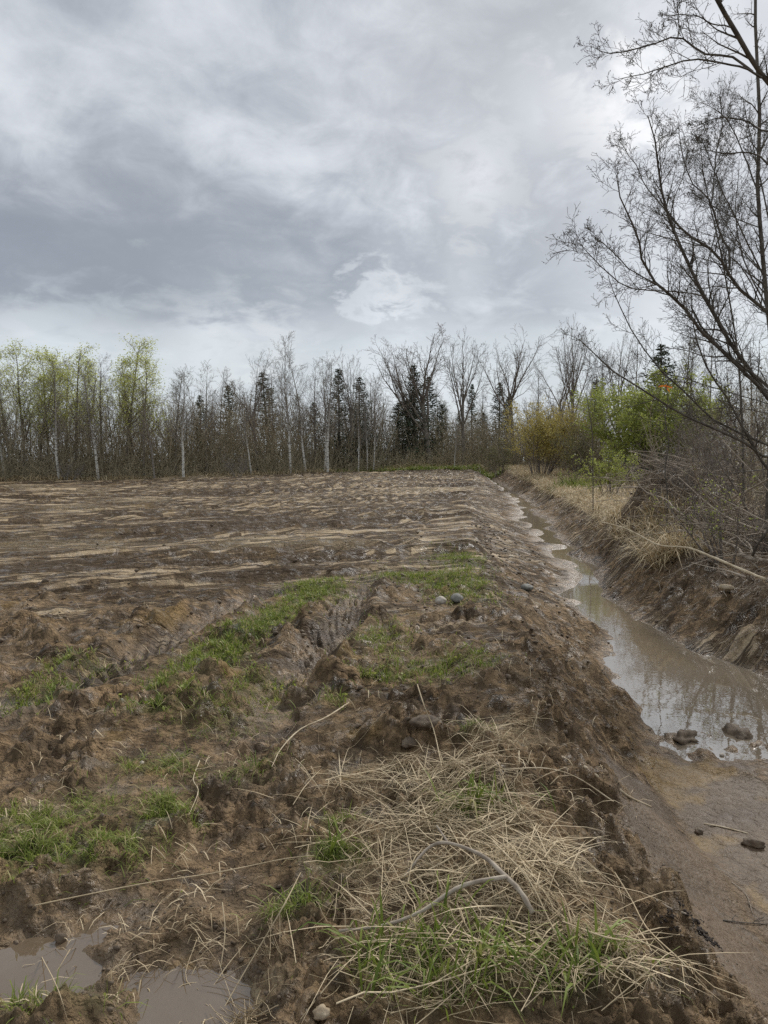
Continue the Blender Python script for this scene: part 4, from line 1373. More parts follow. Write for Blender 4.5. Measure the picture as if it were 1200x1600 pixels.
# ------------------------------------------------------------------ saplings and ribbon
def stick(name, pts, r0, r1, matn, label=None, cat='branch', k=7, twigs=0, seed=0, knots=True, group=None, tl=.3):
    n = max(8, 3 * len(pts))
    path = smooth_path(pts, n)
    o0 = path[0].copy()
    path = path - o0
    rr = np.linspace(r0, r1, n)
    if knots: rr = rr * (1 + .10 * rs.randn(n))
    g = Geo()
    pp = np.vstack([path[:1], path, path[-1:]]); rq = np.concatenate([[r0 * .05], rr, [r1 * .05]])
    pp[0] -= (path[1] - path[0]) * .05; pp[-1] += (path[-1] - path[-2]) * .05
    g.tube([tuple(p) for p in pp], list(rq), k)
    if twigs:
        root = empty(name, tuple(o0))
        g.build('stem', M[matn], root, True)
        rnd = random.Random(seed)
        g2 = Geo()
        P = dict(levels=3, n=[6, 5, 4], wander=[.05, .16, .2], trop=[0, .03, .02], taper=[.8, .8, .6], k=[4, 4, 3], kids=[twigs, 3], start=[.15, .15], ang=[(.35, .9), (.4, 1.0)],
                 len=[(tl, tl * 1.8), (.35, .6)], fall=[.3, .3], rr=[.5, .6], rmin=.0015)
        branch([g2], rnd, None, None, float(np.linalg.norm(np.diff(path, axis=0), axis=1).sum()), r0, 0, P, [tuple(p) for p in path], list(rr))
        g2.build('twigs', M[matn], root)['kind'] = 'stuff'
        o = root
    else:
        o = g.build(name, M[matn], None, True)
        o.location = tuple(o0)
    if label: tag(o, label, cat, group)
    return o


f1 = foot(1042, 13.0); f1[2] += .1
stick('ribboned_sapling', [f1 - np.array([0, 0, .3])] + T((13, 13), (1043, 780), (1039, 735), (1045, 690), (1039, 655), (1044, 625), (1041, 606)), .013, .007, 'darkbark', 'straight dark sapling topped by the orange ribbon', 'sapling', 6, 6, 5, tl=.08)
rp = at(1041, 603, 13)
V = []; F = []
for (du, dv, ll, sg) in [(-1, .25, .16, 1), (1, -.15, .10, 1), (.25, 1, .10, -1)]:
    b0 = len(V)
    d = np.array([du, 0, dv * .4 * sg]); d /= np.linalg.norm(d)
    for i in range(5):
        t = i / 4
        c = np.array([0, 0, 0]) + d * ll * t + np.array([0, .03 * math.sin(t * 5), -.03 * t * t])
        V += [tuple(c + np.array([0, .004, .016])), tuple(c - np.array([0, .004, .016]))]
    F += [(b0 + 2 * i, b0 + 2 * i + 1, b0 + 2 * i + 3, b0 + 2 * i + 2) for i in range(4)]
b0 = len(V)
for i in range(8):
    a = i * PI / 4
    V += [(.017 * math.cos(a), .017 * math.sin(a), .022), (.019 * math.cos(a), .019 * math.sin(a), -.022)]
F += [(b0 + 2 * i, b0 + 2 * i + 1, b0 + (2 * i + 3) % 16, b0 + (2 * i + 2) % 16) for i in range(8)]
me = bpy.data.meshes.new('survey_ribbon'); me.from_pydata(V, [], F)
tag(link('survey_ribbon', me, M['ribbon'], None, tuple(rp)), 'orange marking ribbon tied to the top of a straight sapling', 'ribbon')
f2 = foot(928, 19.5)
stick('thin_sapling', [f2] + T((19.5, 19.5), (926, 690), (920, 640), (917, 610), (925, 585)), .015, .006, 'darkbark', 'thin leafless sapling between the olive and green shrubs', 'sapling', 5, 9, 6, tl=.12)

# dead branches heaped on the right bank
for i, (dd, uv, r0, r1, mt, lab, tw) in enumerate([
    ((10.6, 8.6), [(942, 816), (975, 825), (1000, 837), (1030, 852), (1075, 856), (1112, 870), (1140, 882), (1175, 897), (1195, 905)], .007, .019, 'palewood', 'long pale barkless branch reaching down the right bank towards the water', 0),
    ((11.5, 9.4), [(1047, 807), (1080, 817), (1112, 835), (1130, 847), (1150, 855), (1165, 870), (1200, 877), (1240, 880)], .006, .04, 'deadwood', 'forked grey dead branch lying above the long pale branch', 7),
    ((11.0, 9.6), [(1100, 820), (1150, 837), (1170, 850), (1177, 865), (1190, 876)], .006, .02, 'deadwood', 'short grey branch joining the forked dead branch', 5),
    ((9.6, 9.2), [(1176, 868), (1184, 850), (1196, 835), (1215, 800)], .022, .014, 'darkbark', 'dark upright stub rising from the forked dead branch', 3),
    ((15.5, 13.5), [(982, 705), (1010, 712), (1045, 725), (1075, 735), (1115, 742), (1150, 750)], .006, .014, 'deadwood', 'thin grey branch slanting across the front of the soil mound top', 6),
    ((13.5, 11.5), [(985, 735), (1007, 767), (1040, 780), (1060, 800), (1100, 822)], .005, .015, 'deadwood', 'grey branch hanging down the left face of the soil mound', 7),
    ((9.2, 8.7), [(1080, 879), (1112, 887), (1137, 892), (1165, 902)], .005, .010, 'deadwood', 'thin grey twig below the long pale branch', 3),
    ((10.5, 9.8), [(1112, 667), (1137, 697), (1170, 732), (1200, 767), (1230, 800)], .006, .014, 'deadwood', 'pale straight branch slanting down to the right picture edge', 3),
    ((11.8, 10.4), [(1060, 828), (1085, 835), (1100, 848), (1115, 862)], .016, .022, 'deadwood', 'stout curved grey branch end above the pale rock', 0),
    ((11.5, 9.5), [(1120, 790), (1150, 775), (1180, 760), (1215, 740)], .008, .016, 'deadwood', 'grey branch rising to the right out of the brush heap', 6),
    ((12.0, 10.0), [(1060, 745), (1110, 790), (1150, 815), (1210, 835)], .006, .018, 'deadwood', 'long grey branch crossing the middle of the brush heap', 8),
    ((12.5, 10.5), [(1130, 800), (1100, 770), (1085, 735), (1075, 700)], .016, .005, 'deadwood', 'bare grey branch sticking up out of the brush heap', 8),
    ((12.5, 11.2), [(1020, 790), (1060, 795), (1110, 800), (1160, 792)], .005, .013, 'deadwood', 'level grey branch resting on the soil mound foot', 8),
]):
    stick('dead_branch', T((dd[0] + .35, dd[1] + .35) if i not in (0, 6) else dd, *uv), r0, r1, mt, lab, 'branch', 7, tw, 50 + i, tl=.16)


# ------------------------------------------------------------------ rocks and clods
def ico(sub):
    import bmesh
    bm = bmesh.new(); bmesh.ops.create_icosphere(bm, subdivisions=sub, radius=1)
    V = np.array([v.co[:] for v in bm.verts]); F = np.array([[v.index for v in f.verts] for f in bm.faces])
    bm.free(); return V, F


ICO = {s: ico(s) for s in (1, 2, 3)}


def lump(sub, seed, amp=.25, freq=1.3):
    V, F = ICO[sub]
    n = gn(V[:, 0] * freq + seed * 3.1, V[:, 1] * freq + V[:, 2] * .9, seed) + gn(V[:, 2] * freq * 1.6 + seed, V[:, 0] * 1.7 - V[:, 1] * 1.3, seed + 5) * .7 + gn(V[:, 1] * 4.1, V[:, 2] * 4.3 + V[:, 0] * 3 + seed, seed + 8) * .45
    return V * (1 + amp * n)[:, None], F


def rock(name, u, v, size, mt, label, cat, sub=3, amp=.22, seed=1, sink=.25, smooth=True):
    p = hit(u, v)
    V, F = lump(sub, seed, amp)
    V = V * np.array(size)
    o = link(name, mesh_np(name, V, None, F, smooth), M[mt], None, (p[0], p[1], p[2] + size[2] * (1 - 2 * sink)))
    o.rotation_euler = (0, 0, seed * 1.3)
    tag(o, label, cat)
    return o


rock('pale_stone', 689, 943, (.062, .05, .05), 'stone', 'pale stone half sunk beside the grassy wheel track', 'stone', seed=2)
rock('grey_stone', 714, 939, (.085, .07, .055), 'darkstone', 'dark grey stone beside the pale stone in the grass', 'stone', seed=3)
rock('grey_stone', 823, 922, (.10, .07, .05), 'darkstone', 'flat grey stone in the crumbly upper ditch bank', 'stone', seed=4, amp=.2)
rock('ochre_stone', 503, 1592, (.026, .022, .019), 'ochrestone', 'small pale ochre stone at the bottom edge beside the straw', 'stone', seed=5, sink=.1)
rock('tan_rock', 1084, 855, (.11, .10, .085), 'ochrestone', 'tan rock wedged under the dead branches', 'stone', seed=6)
rock('tan_rock', 1135, 922, (.09, .06, .045), 'ochrestone', 'long tan rock on the right bank below the brush', 'stone', seed=7)
rock('pale_pebble', 1128, 1181, (.022, .018, .014), 'stone', 'small pale pebble on the ditch floor near the pool', 'stone', seed=8)
rock('pale_pebble', 222, 1195, (.016, .012, .009), 'stone', 'white pebble in the thin grass on the left', 'stone', 2, seed=9)
rock('pale_pebble', 790, 862, (.04, .03, .025), 'stone', 'pale pebble at the head of the crumbly ditch bank', 'stone', 2, seed=10)
rock('mud_clod', 1150, 1158, (.125, .10, .075), 'clod', 'large round mud clod sitting at the edge of the ditch pool', 'clod', seed=11, amp=.5)
rock('mud_clod', 1068, 1160, (.12, .09, .055), 'clod', 'wide mud clod left of the round one by the pool', 'clod', seed=12, amp=.55, smooth=False)
rock('mud_clod', 1092, 1302, (.030, .024, .020), 'clod', 'small round clod alone on the smooth ditch floor', 'clod', seed=13, amp=.3)
rock('mud_clod', 1178, 1322, (.06, .04, .028), 'clod', 'oval dark clod on the ditch floor at the right edge', 'clod', seed=14, amp=.4)
def crumble(u, v, rx, ry, n, smin, smax, mt, label):
    """a crumbled lump: many bits in one heap"""
    p = hit(u, v); g = Geo()
    for i in range(n):
        a = rs.rand() * 6.28; q = rs.rand() ** .8
        dx, dy = math.cos(a) * rx * q, math.sin(a) * ry * q
        dx, dy = dx * .8 + dy * .5, dy * .8 - dx * .5
        S = smin + (smax - smin) * rs.rand() ** 2 * (1.2 - q)
        V, F = lump(1, 60 + i % 7, .55, 1.9)
        V = V * S * np.array([1.2, .8, .6]); c, k = math.cos(a * 3), math.sin(a * 3)
        V = np.stack([V[:, 0] * c - V[:, 1] * k, V[:, 0] * k + V[:, 1] * c, V[:, 2]], -1)
        g.raw(V + np.array([dx, dy, H(p[0] + dx, p[1] + dy) - p[2] + S * .3]), T=F)
    o = g.build('peat_clod', M[mt]); o.location = tuple(p); tag(o, label, 'clod'); o['kind'] = 'thing'


crumble(1092, 1455, .10, .055, 150, .003, .014, 'peat', 'black crumbly peat lump torn into the smooth ditch slope')
crumble(1045, 1432, .05, .03, 60, .003, .010, 'peat', 'smaller black peat crumble above the large one')
rock('mud_slab', 662, 1138, (.075, .055, .035), 'clod', 'upturned grey mud slab beside the dug hole', 'clod', seed=17, amp=.3, sink=.2)
rock('mud_slab', 640, 1165, (.05, .04, .025), 'clod', 'smaller mud slab just below the upturned one', 'clod', seed=18, amp=.3, sink=.2)
rock('mud_clod', 95, 1472, (.022, .017, .018), 'clod', 'little clod standing in the left puddle', 'clod', 2, seed=19, amp=.3, sink=.2)
rock('mud_clod', 800, 722, (.9, .5, .25), 'clod', 'dark soil heap at the far end of the ditch', 'clod', seed=21, amp=.3)

# crumbs of soil, beyond counting
def crumbs():
    g = Geo()
    rnd = rs
    lum = {1: [lump(1, 40 + i, .55, 1.9) for i in range(6)], 2: [lump(2, 50 + i, .5, 1.9) for i in range(5)]}
    pts = []

    def area(n, u0, u1, v0, v1, s0, s1, keep=None):
        uu = rnd.uniform(u0, u1, n); vv = rnd.uniform(v0, v1, n)
        a = (uu - 600) / 1110; b = -(vv - 800) / 1110
        dz = -math.sin(PITCH) + b * math.cos(PITCH); dy = math.cos(PITCH) + b * math.sin(PITCH)
        t = -EYE / dz
        x, y = a * t, dy * t
        c = gn(x / .45, y / .45, 300) + .5 * gn(x / .15, y / .15, 301)
        ok = c > -.15
        x, y = x[ok], y[ok]
        s = (s0 + (s1 - s0) * rnd.rand(len(x)) ** 3)
        for X, Y, S in zip(x, y, s): pts.append((X, Y, S))
    area(1500, 0, 620, 1000, 1600, .003, .013)
    area(500, 0, 700, 925, 1010, .008, .035)
    area(700, 560, 900, 880, 1180, .005, .028)
    area(900, 740, 1100, 1100, 1600, .002, .010)
    area(350, 0, 760, 780, 930, .015, .055)
    # bank crest by world position
    for (y0, y1, n, s0, s1, off) in [(1.9, 5, 900, .002, .009, .25), (5, 10, 800, .005, .024, .7), (10, 20, 500, .010, .04, .6)]:
        y = rnd.uniform(y0, y1, n); x = tab(y, XL) + np.abs(rnd.randn(n)) * off
        s = s0 + (s1 - s0) * rnd.rand(n) ** 3
        pts.extend(zip(x, y, s))
    for (y0, y1, n, s0, s1) in [(6, 14, 700, .008, .04), (14, 26, 300, .015, .05)]:
        y = rnd.uniform(y0, y1, n); x = tab(y, XR) + rnd.randn(n) * .35 - .15
        s = s0 + (s1 - s0) * rnd.rand(n) ** 3
        pts.extend(zip(x, y, s))
    P = np.array(pts)
    # nothing rolls onto the smooth near ditch floor
    bad = (P[:, 0] > tab(P[:, 1], XA) - .5) & (P[:, 1] < 5) & (rnd.rand(len(P)) < .93)
    bad |= (P[:, 0] > tab(P[:, 1], XA) + .1) & (P[:, 0] < tab(P[:, 1], XB)) & (rnd.rand(len(P)) < .95)
    P = P[~bad]
    z = terrain(P[:, 0], P[:, 1])
    for i in range(len(P)):
        r = math.hypot(P[i, 0], P[i, 1])
        V, F = lum[2 if P[i, 2] / r > .0062 else 1][i % 5]
        a = rnd.rand() * 6.28; c, s = math.cos(a), math.sin(a)
        S = P[i, 2] * np.array([1, .8, .65])
        W = V * S
        W = np.stack([W[:, 0] * c - W[:, 1] * s, W[:, 0] * s + W[:, 1] * c, W[:, 2]], -1) + np.array([P[i, 0], P[i, 1], z[i] + P[i, 2] * .1])
        g.raw(W, T=F)
    o = g.build('soil_crumbs', M['clod'], None, True)
    tag(o, 'crumbs and small clods of wet brown soil', kind='stuff')
    print('crumbs', len(P))


crumbs()


# ------------------------------------------------------------------ grass
def scatter(plist, per, grow_=1.0, thr=-.25):
    """points in elliptic patches"""
    P = []; W = []
    for (cx, cy, rx, ry, rot, wgt) in plist:
        r = math.hypot(cx, cy)
        n = int(per * wgt * rx * ry * 3.0)
        a = rs.randn(n) * rx * .55 * grow_; b = rs.randn(n) * ry * .55 * grow_
        c, s = math.cos(rot), math.sin(rot)
        P.append(np.stack([cx + a * c - b * s, cy + a * s + b * c], -1))
    P = np.concatenate(P)
    k = gn(P[:, 0] / .12, P[:, 1] / .12, 400) + .6 * gn(P[:, 0] / .05, P[:, 1] / .05, 401)
    P = P[k > thr]
    return np.column_stack([P, terrain(P[:, 0], P[:, 1]) - .003])


def blades(name, label, B, h, wd, matn, lean=(.1, .8), curl=(0, .6), az=None, flat=1.0):
    g = Geo(); n = len(B)
    g.blades(B, h, wd, rs.uniform(*lean, n), rs.rand(n) * 2 * PI if az is None else az, rs.uniform(*curl, n))
    if flat < 1:
        V = g.V[0].reshape(n, 7, 3); V[:, :, 2] = B[:, None, 2] + (V[:, :, 2] - B[:, None, 2]) * flat; g.V[0] = V.reshape(-1, 3)
    o = g.build(name, M[matn]); tag(o, label, kind='stuff'); return o


nearp = [p for p in GREEN if p[1] < 4.6]
farp = [p for p in GREEN if p[1] >= 4.6]
B = scatter(nearp, 26000, 1.15, .12)
print('near grass', len(B))
blades('green_grass', 'short green grass sprouting from the mud', B, .015 + .07 * rs.rand(len(B)) ** 1.8, rs.uniform(.0018, .0046, len(B)), 'grass', (.1, 1.2), (0, .9))
B = scatter(farp, 6500, 1.1, .0)
print('mid grass', len(B))
blades('green_grass', 'strip of green grass left between the wheel ruts', B, rs.uniform(.025, .085, len(B)), rs.uniform(.004, .008, len(B)), 'grass')
g = Geo()
for q_ in B[::9]: g.leaf.append((q_[0], q_[1], q_[2] + .02 + rs.rand() * .02, rs.uniform(.008, .02)))
B_ = scatter(nearp, 1100, 1.3, -.1)
for q_ in B_: g.leaf.append((q_[0], q_[1], q_[2] + rs.rand() * .018, rs.uniform(.003, .009)))
tag(g.build('low_weeds', M['leaf']), 'small-leaved weeds between the grass tufts', kind='stuff')
# broad young blades in the straw heap
BR = [gpatch(735, 1310, .12, .10), gpatch(640, 1500, .2, .12), gpatch(700, 1560, .22, .1), gpatch(820, 1570, .22, .1), gpatch(930, 1580, .16, .08), gpatch(590, 1560, .12, .08, 0, .7), gpatch(860, 1300, .04, .04, 0, .7), gpatch(455, 1430, .06, .06, 0, .7), gpatch(520, 1350, .07, .06, 0, .9), gpatch(690, 1470, .1, .07, 0, .6)]
B = scatter(BR, 1300); B[:, 2] += .01
blades('broad_grass', 'broad green blades pushing up through the dry straw', B, rs.uniform(.06, .16, len(B)), rs.uniform(.005, .011, len(B)), 'grass', (.1, .9), (0, .9))

# dry grass of the right bank and the foot of the wood
n = 21000
y = 11.5 + (62 - 11.5) * rs.rand(n) ** 1.5
x = tab(y, XR) - .55 + np.abs(rs.randn(n)) * (1.1 + .02 * y)
mask = (gn(x / .8, y / .8, 410) + .5 * gn(x / .25, y / .25, 411) > -.35) & ~((np.hypot((x - 6.35) / 1.15, (y - 15.2) / 1.4) < 1) | ((y < 13.5) & (x > tab(y, XR) + .3)))
x, y = x[mask], y[mask]
B = np.stack([x, y, terrain(x, y) - .02], -1)
blades('dry_grass', 'dry tan grass covering the right bank of the ditch', B, rs.uniform(.15, .62, len(B)), rs.uniform(.007, .014, len(B)) * (1 + y / 22), 'drygrass', (.2, 1.3), (.2, 1.1))
n = 7000
bb = band(n, [(-60, 51.5), (0, 52), (150, 52.2), (300, 53), (450, 55), (600, 60), (700, 63), (800, 62)], 3.0)
blades('dry_grass', 'dry grass fringe along the foot of the wood', bb, rs.uniform(.15, .65, n), rs.uniform(.03, .06, n), 'drygrass', (.1, .9), (.1, .9))
n = 8000
bb = band(n, [(420, 56), (560, 59), (640, 60), (700, 60), (800, 58)], 6.0)
blades('green_grass', 'green grassy margin at the far end of the field', bb, rs.uniform(.15, .5, n), rs.uniform(.04, .09, n), 'grass', (.1, .9), (.1, .9))
# dry mat scattered over the near mud
n = 2600
uu = rs.uniform(0, 1000, n); vv = rs.uniform(930, 1600, n)
a = (uu - 600) / 1110; b_ = -(vv - 800) / 1110
t = -EYE / (-math.sin(PITCH) + b_ * math.cos(PITCH)); x = a * t; y = (math.cos(PITCH) + b_ * math.sin(PITCH)) * t
ok = (gn(x / .5, y / .5, 420) + .5 * gn(x / .15, y / .15, 421) > .05) & (x < tab(y, XA) - .3)
x, y = x[ok], y[ok]
B = np.stack([x, y, terrain(x, y)], -1)
blades('grass_litter', 'withered grass scraps trodden into the mud', B, rs.uniform(.02, .07, len(B)) * (1 + y / 10), rs.uniform(.0015, .003, len(B)) * (1 + y / 5), 'straw', (.5, 1.35), (.1, 1.0))


# ------------------------------------------------------------------ straw
def straw():
    g = Geo()
    def lay(plist, per, L0, L1, r0, r1, zs, pts=6, bend=.25, azc=None, azs=1.0):
        P = []
        for (cx, cy, rx, ry, rot, wgt) in plist:
            n = int(per * wgt * rx * ry * 3.14)
            P.append(np.stack([cx + rs.randn(n) * rx * .62, cy + rs.randn(n) * ry * .62], -1))
        P = np.concatenate(P)
        P = P[gn(P[:, 0] / .16, P[:, 1] / .16, 431) + .5 * gn(P[:, 0] / .07, P[:, 1] / .07, 432) > -.12]; n = len(P)
        L = L0 + (L1 - L0) * rs.rand(n) ** 1.8
        az = rs.rand(n) * 2 * PI if azc is None else azc + rs.randn(n) * azs
        el = rs.randn(n) * .16
        d = np.stack([np.cos(az) * np.cos(el), np.sin(az) * np.cos(el), np.sin(el)], -1)
        path = np.zeros((n, pts, 3))
        path[:, 0, :2] = P - d[:, :2] * (L * .5)[:, None]
        kink = rs.randint(1, pts - 1, n)
        for i in range(1, pts):
            d = d + rs.randn(n, 3) * bend * .25 * np.array([1, 1, .25]) + (kink == i)[:, None] * rs.randn(n, 3) * bend * np.array([1, 1, .3])
            d /= np.linalg.norm(d, axis=1, keepdims=True)
            path[:, i, :2] = path[:, i - 1, :2] + d[:, :2] * (L / (pts - 1))[:, None]
        lift = rs.rand(n) ** 1.6 * zs
        gz = terrain(path[:, :, 0].ravel(), path[:, :, 1].ravel()).reshape(n, pts)
        # stiff stalk: carried by its highest supports, not draped into every hollow
        tt = np.linspace(0, 1, pts)
        mean = gz.mean(1, keepdims=True); sl = ((gz - mean) * (tt - .5)).sum(1, keepdims=True) / ((tt - .5) ** 2).sum()
        fit = mean + sl * (tt - .5)
        zz = np.maximum(fit * .75 + gz * .25, gz) + lift[:, None] + (el[:, None] * L[:, None] * (tt - .5)) * .8 + .004
        path[:, :, 2] = np.maximum(zz, gz + .002)
        R = rs.uniform(r0, r1, n)[:, None] * np.linspace(1, .6, pts)
        g.tubes_np(path, R, 3)
        return n
    S = [gpatch(760, 1190, .09, .22, 0, .7), gpatch(820, 1150, .07, .12, 0, .8), gpatch(700, 1250, .22, .24, 0, .8), gpatch(600, 1230, .2, .16, 0, .5), gpatch(640, 1330, .3, .22, 0, .7), gpatch(780, 1330, .18, .2, 0, .9),
         gpatch(850, 1400, .16, .18, 0, .9), gpatch(740, 1410, .28, .16, 0, .9), gpatch(620, 1430, .22, .12, 0, .7), gpatch(700, 1500, .3, .14, 0, .8), gpatch(870, 1500, .2, .15, 0, 1.0), gpatch(900, 1580, .22, .1, 0, .9), gpatch(740, 1580, .3, .1, 0, .5)]
    n = lay(S, 600, .05, .30, .0007, .0024, .035)
    n += lay(S, 650, .06, .34, .0007, .0021, .035, 6, .2, -.75, .4)
    n += lay(S, 330, .15, .55, .0012, .0032, .06, 7, .18)
    n += lay(S, 3200, .015, .09, .0005, .0017, .022, 4)
    wide = [gpatch(540, 1280, .35, .35, 0, .5), gpatch(560, 1150, .4, .3, 0, .4), gpatch(450, 1420, .3, .2, 0, .5), gpatch(950, 1480, .2, .25, 0, .6), gpatch(640, 1010, .5, .6, 0, .35), gpatch(700, 1060, .35, .4, 0, .35), gpatch(250, 1200, .35, .25, 0, .3), gpatch(950, 1560, .18, .15, 0, .6)]
    n += lay(wide, 150, .08, .42, .0008, .0019, .05, 6)
    bunch = [gpatch(385, 1530, .07, .06), gpatch(410, 1500, .05, .08), gpatch(370, 1580, .06, .04)]
    n += lay(bunch, 8500, .05, .20, .0009, .0018, .045, 5, .12, 2.2, .45)
    o = g.build('dry_straw', M['straw']); tag(o, 'tangled pale dry straw heaped on the crest of the ditch bank', kind='stuff')
    print('straw', n)


straw()
SB = [gpatch(760, 1190, .09, .22, 0, .7), gpatch(700, 1250, .22, .24, 0, .8), gpatch(640, 1330, .3, .22, 0, .7), gpatch(780, 1330, .18, .2, 0, .9), gpatch(850, 1400, .16, .18, 0, .9), gpatch(740, 1410, .28, .16, 0, .9), gpatch(700, 1500, .3, .14, 0, .8), gpatch(890, 1520, .22, .15, 0, 1.0), gpatch(560, 1250, .3, .2, 0, .4)]
B = scatter(SB, 900); B[:, 2] += .012 + rs.rand(len(B)) * .02
blades('withered_leaves', 'flat withered grass leaves matted into the straw', B, rs.uniform(.06, .24, len(B)), rs.uniform(.002, .006, len(B)), 'straw', (.8, 1.5), (.0, .6), None, .3)
# tufts of straw and litter on the right bank and mound
g = Geo()
n = 1100
y = rs.uniform(8, 26, n); x = tab(y, XR) + rs.randn(n) * .7 + .1
az = rs.rand(n) * 6.28; L = rs.uniform(.1, .4, n)
t = np.linspace(-.5, .5, 4)
P = np.zeros((n, 4, 3)); P[:, :, 0] = x[:, None] + np.cos(az)[:, None] * L[:, None] * t; P[:, :, 1] = y[:, None] + np.sin(az)[:, None] * L[:, None] * t
P[:, :, 2] = terrain(P[:, :, 0].ravel(), P[:, :, 1].ravel()).reshape(n, 4) + .01 + rs.rand(n, 1) * .06
P += rs.randn(n, 4, 3) * .012
g.tubes_np(P, np.tile(rs.uniform(.0015, .005, n)[:, None], (1, 4)), 3)
tag(g.build('root_litter', M['deadwood']), 'broken roots and twigs strewn along the right bank', kind='stuff')
# green blades by the low tuft
n = 900
x = 8.75 + rs.randn(n) * .4; y = 33 + rs.randn(n) * .6
blades('green_grass', 'bright green grass clump in the dry bank grass', np.stack([x, y, terrain(x, y)], -1), rs.uniform(.25, .65, n), rs.uniform(.010, .02, n), 'grass', (.1, .6), (0, .5))


# ------------------------------------------------------------------ single sticks and stalks in front
def gs(name, uvh, r0, r1, mt, label, cat='stalk', tw=0, seed=0):
    pts = []
    for q in uvh:
        h = q[2] if len(q) > 2 else .006
        pts.append(hit(q[0], q[1]) + np.array([0, 0, h]))
    return stick(name, pts, r0, r1, mt, label, cat, 6, tw, seed, tl=.12)


gs('forked_stick', [(632, 1392, .05), (668, 1355, .07), (700, 1355, .085), (752, 1378, .085), (785, 1400, .08), (812, 1425, .07), (832, 1450, .05)], .0045, .0100, 'deadwood', 'weathered grey forked stick arching over the straw heap', 'stick')
gs('forked_stick', [(530, 1472, .03), (600, 1468, .045), (660, 1450, .06), (720, 1418, .07), (790, 1408, .08)], .0045, .0085, 'deadwood', 'grey stick running left below the arching forked stick', 'stick')
gs('forked_stick', [(700, 1355, .085), (690, 1342, .10), (682, 1338, .11)], .005, .0035, 'deadwood', 'short stub at the bend of the arching stick', 'stick')
gs('long_stalk', [(55, 1422, .01), (150, 1410, .03), (240, 1392, .035), (340, 1378, .035), (440, 1355, .03), (490, 1345, .02)], .0026, .0018, 'straw', 'very long pale stalk lying across the mud at the left', 'stalk')
gs('curved_stick', [(425, 1202, .004), (440, 1175, .02), (470, 1150, .035), (510, 1130, .03), (545, 1103, .02)], .0032, .0055, 'palewood', 'pale curved stick lying in the mud above the straw', 'stick')
gs('leaning_stalk', [(690, 1205, .02), (678, 1170, .10), (662, 1135, .12), (652, 1108, .14)], .0024, .0034, 'straw', 'pale stalk leaning up in front of the dug hole', 'stalk')
gs('arching_stalk', [(790, 1230, .07), (850, 1238, .09), (900, 1242, .09), (958, 1268, .05)], .0028, .0036, 'palewood', 'pale stalk arching out from the straw over the dark bank', 'stalk')
gs('bank_stalk', [(960, 1378, .02), (985, 1425, .04), (1010, 1475, .05), (1060, 1520, .03), (1103, 1558, .01)], .0028, .002, 'straw', 'kinked pale stalk lying down the ditch slope', 'stalk')
gs('bank_stalk', [(880, 1470, .05), (960, 1500, .06), (1030, 1480, .03), (1062, 1468, .01)], .0022, .0016, 'straw', 'thin stalk crossing the kinked stalk on the slope', 'stalk')
gs('bare_twig', [(940, 1590, .02), (1010, 1545, .04), (1050, 1515, .05), (1076, 1542, .01)], .0016, .001, 'straw', 'fine stalk at the lower right edge of the straw', 'stalk')
gs('peeled_root', [(912, 1208, .004), (935, 1219, .006)], .007, .006, 'palewood', 'short pale root fragment in the upper ditch slope', 'stick')
gs('peeled_root', [(968, 1235, .004), (985, 1248, .006), (1017, 1262, .004)], .008, .005, 'palewood', 'pale splintered root below the short fragment', 'stick')
gs('peeled_root', [(1100, 1288, .003), (1130, 1294, .005), (1168, 1303, .003)], .005, .004, 'palewood', 'pale straight root lying on the smooth ditch floor', 'stick')
gs('bark_strip', [(1026, 1413, .004), (1045, 1422, .008), (1072, 1433, .005)], .004, .004, 'deadwood', 'flat bark strip above the black peat lump', 'stick')
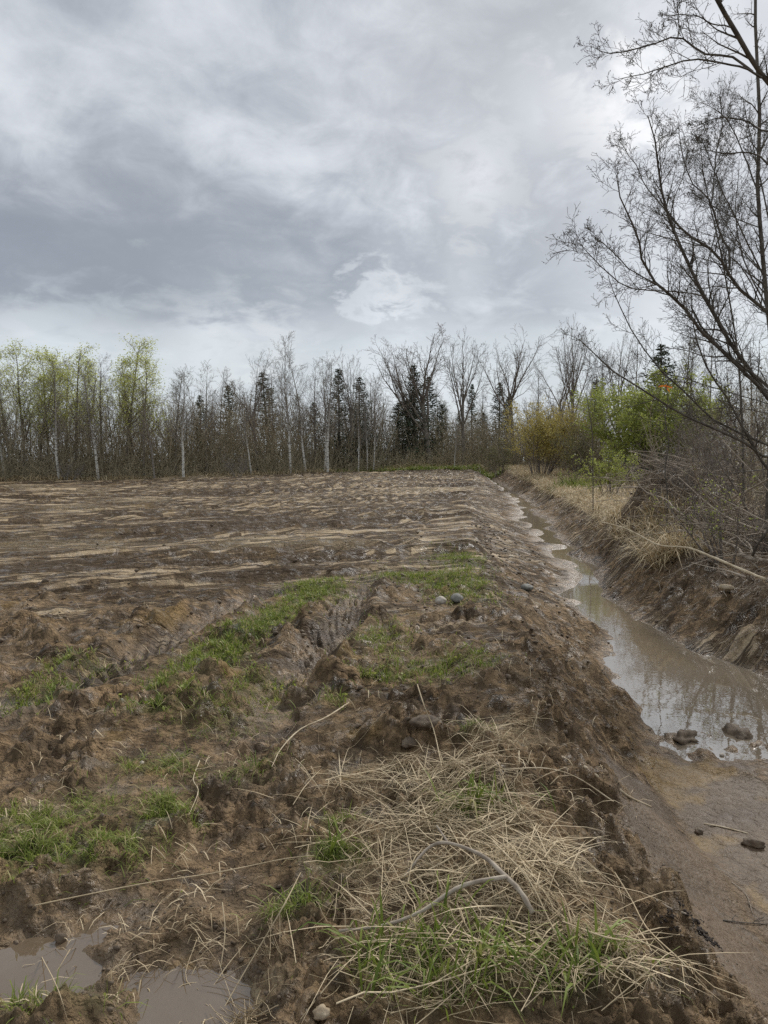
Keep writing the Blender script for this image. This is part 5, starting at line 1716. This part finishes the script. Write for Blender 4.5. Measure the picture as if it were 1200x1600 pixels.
gs('dark_twig', [(1143, 1380, .003), (1165, 1400, .005), (1176, 1428, .003)], .0022, .0016, 'deadwood', 'forked dark twig on the ditch floor by the right edge', 'twig', 3, 3)
gs('dark_twig', [(1130, 1440, .003), (1160, 1445, .005), (1199, 1448, .003)], .0028, .002, 'darkbark', 'dark twig lying level below the forked twig', 'twig', 3, 4)
gs('root_twig', [(350, 1540, .004), (290, 1550, .02), (260, 1570, .01), (240, 1598, .004)], .0016, .001, 'straw', 'thin root between the two puddles', 'twig')
gs('root_twig', [(385, 1475, .004), (355, 1520, .02), (322, 1555, .01), (290, 1540, .02), (308, 1480, .02)], .0018, .0012, 'straw', 'kinked pale root hooking around the right puddle', 'twig')
gs('thin_reed', [(64, 1500, .01), (90, 1560, .03), (105, 1598, .01)], .0016, .0012, 'straw', 'pale reed stalk standing in the left puddle', 'stalk')
gs('mud_root', [(312, 1190, .004), (302, 1225, .02), (310, 1245, .02), (295, 1275, .004)], .0026, .0016, 'palewood', 'crooked pale root upright in the mud left of the straw', 'twig')
gs('reed_stalk', [(340, 1600, .01), (385, 1540, .05), (440, 1470, .10), (470, 1415, .12)], .0026, .002, 'straw', 'long stalk slanting out of the straw bunch at the bottom', 'stalk')
gs('reed_stalk', [(345, 1520, .01), (352, 1480, .05), (348, 1445, .08)], .0020, .0014, 'straw', 'short upright stalk left of the bottom straw bunch', 'stalk')
gs('reed_stalk', [(470, 1598, .01), (520, 1555, .04), (570, 1510, .06)], .0018, .0014, 'straw', 'stalk slanting over the ochre stone at the bottom', 'stalk')

for k_, l_ in PROTO.items():
    for o_ in l_:
        if o_.get('unused'):
            for c_ in list(o_.children): bpy.data.objects.remove(c_)
            bpy.data.objects.remove(o_)
tot = 0
seen = set()
for o_ in sc.objects:
    if o_.type == 'MESH' and o_.data.name not in seen:
        seen.add(o_.data.name)
        t_ = sum(len(p.vertices) - 2 for p in o_.data.polygons) if len(o_.data.polygons) < 2000 else len(o_.data.loops) - 2 * len(o_.data.polygons)
        tot += t_
        if t_ > 40000: print(o_.name, t_)
print('triangles', tot)
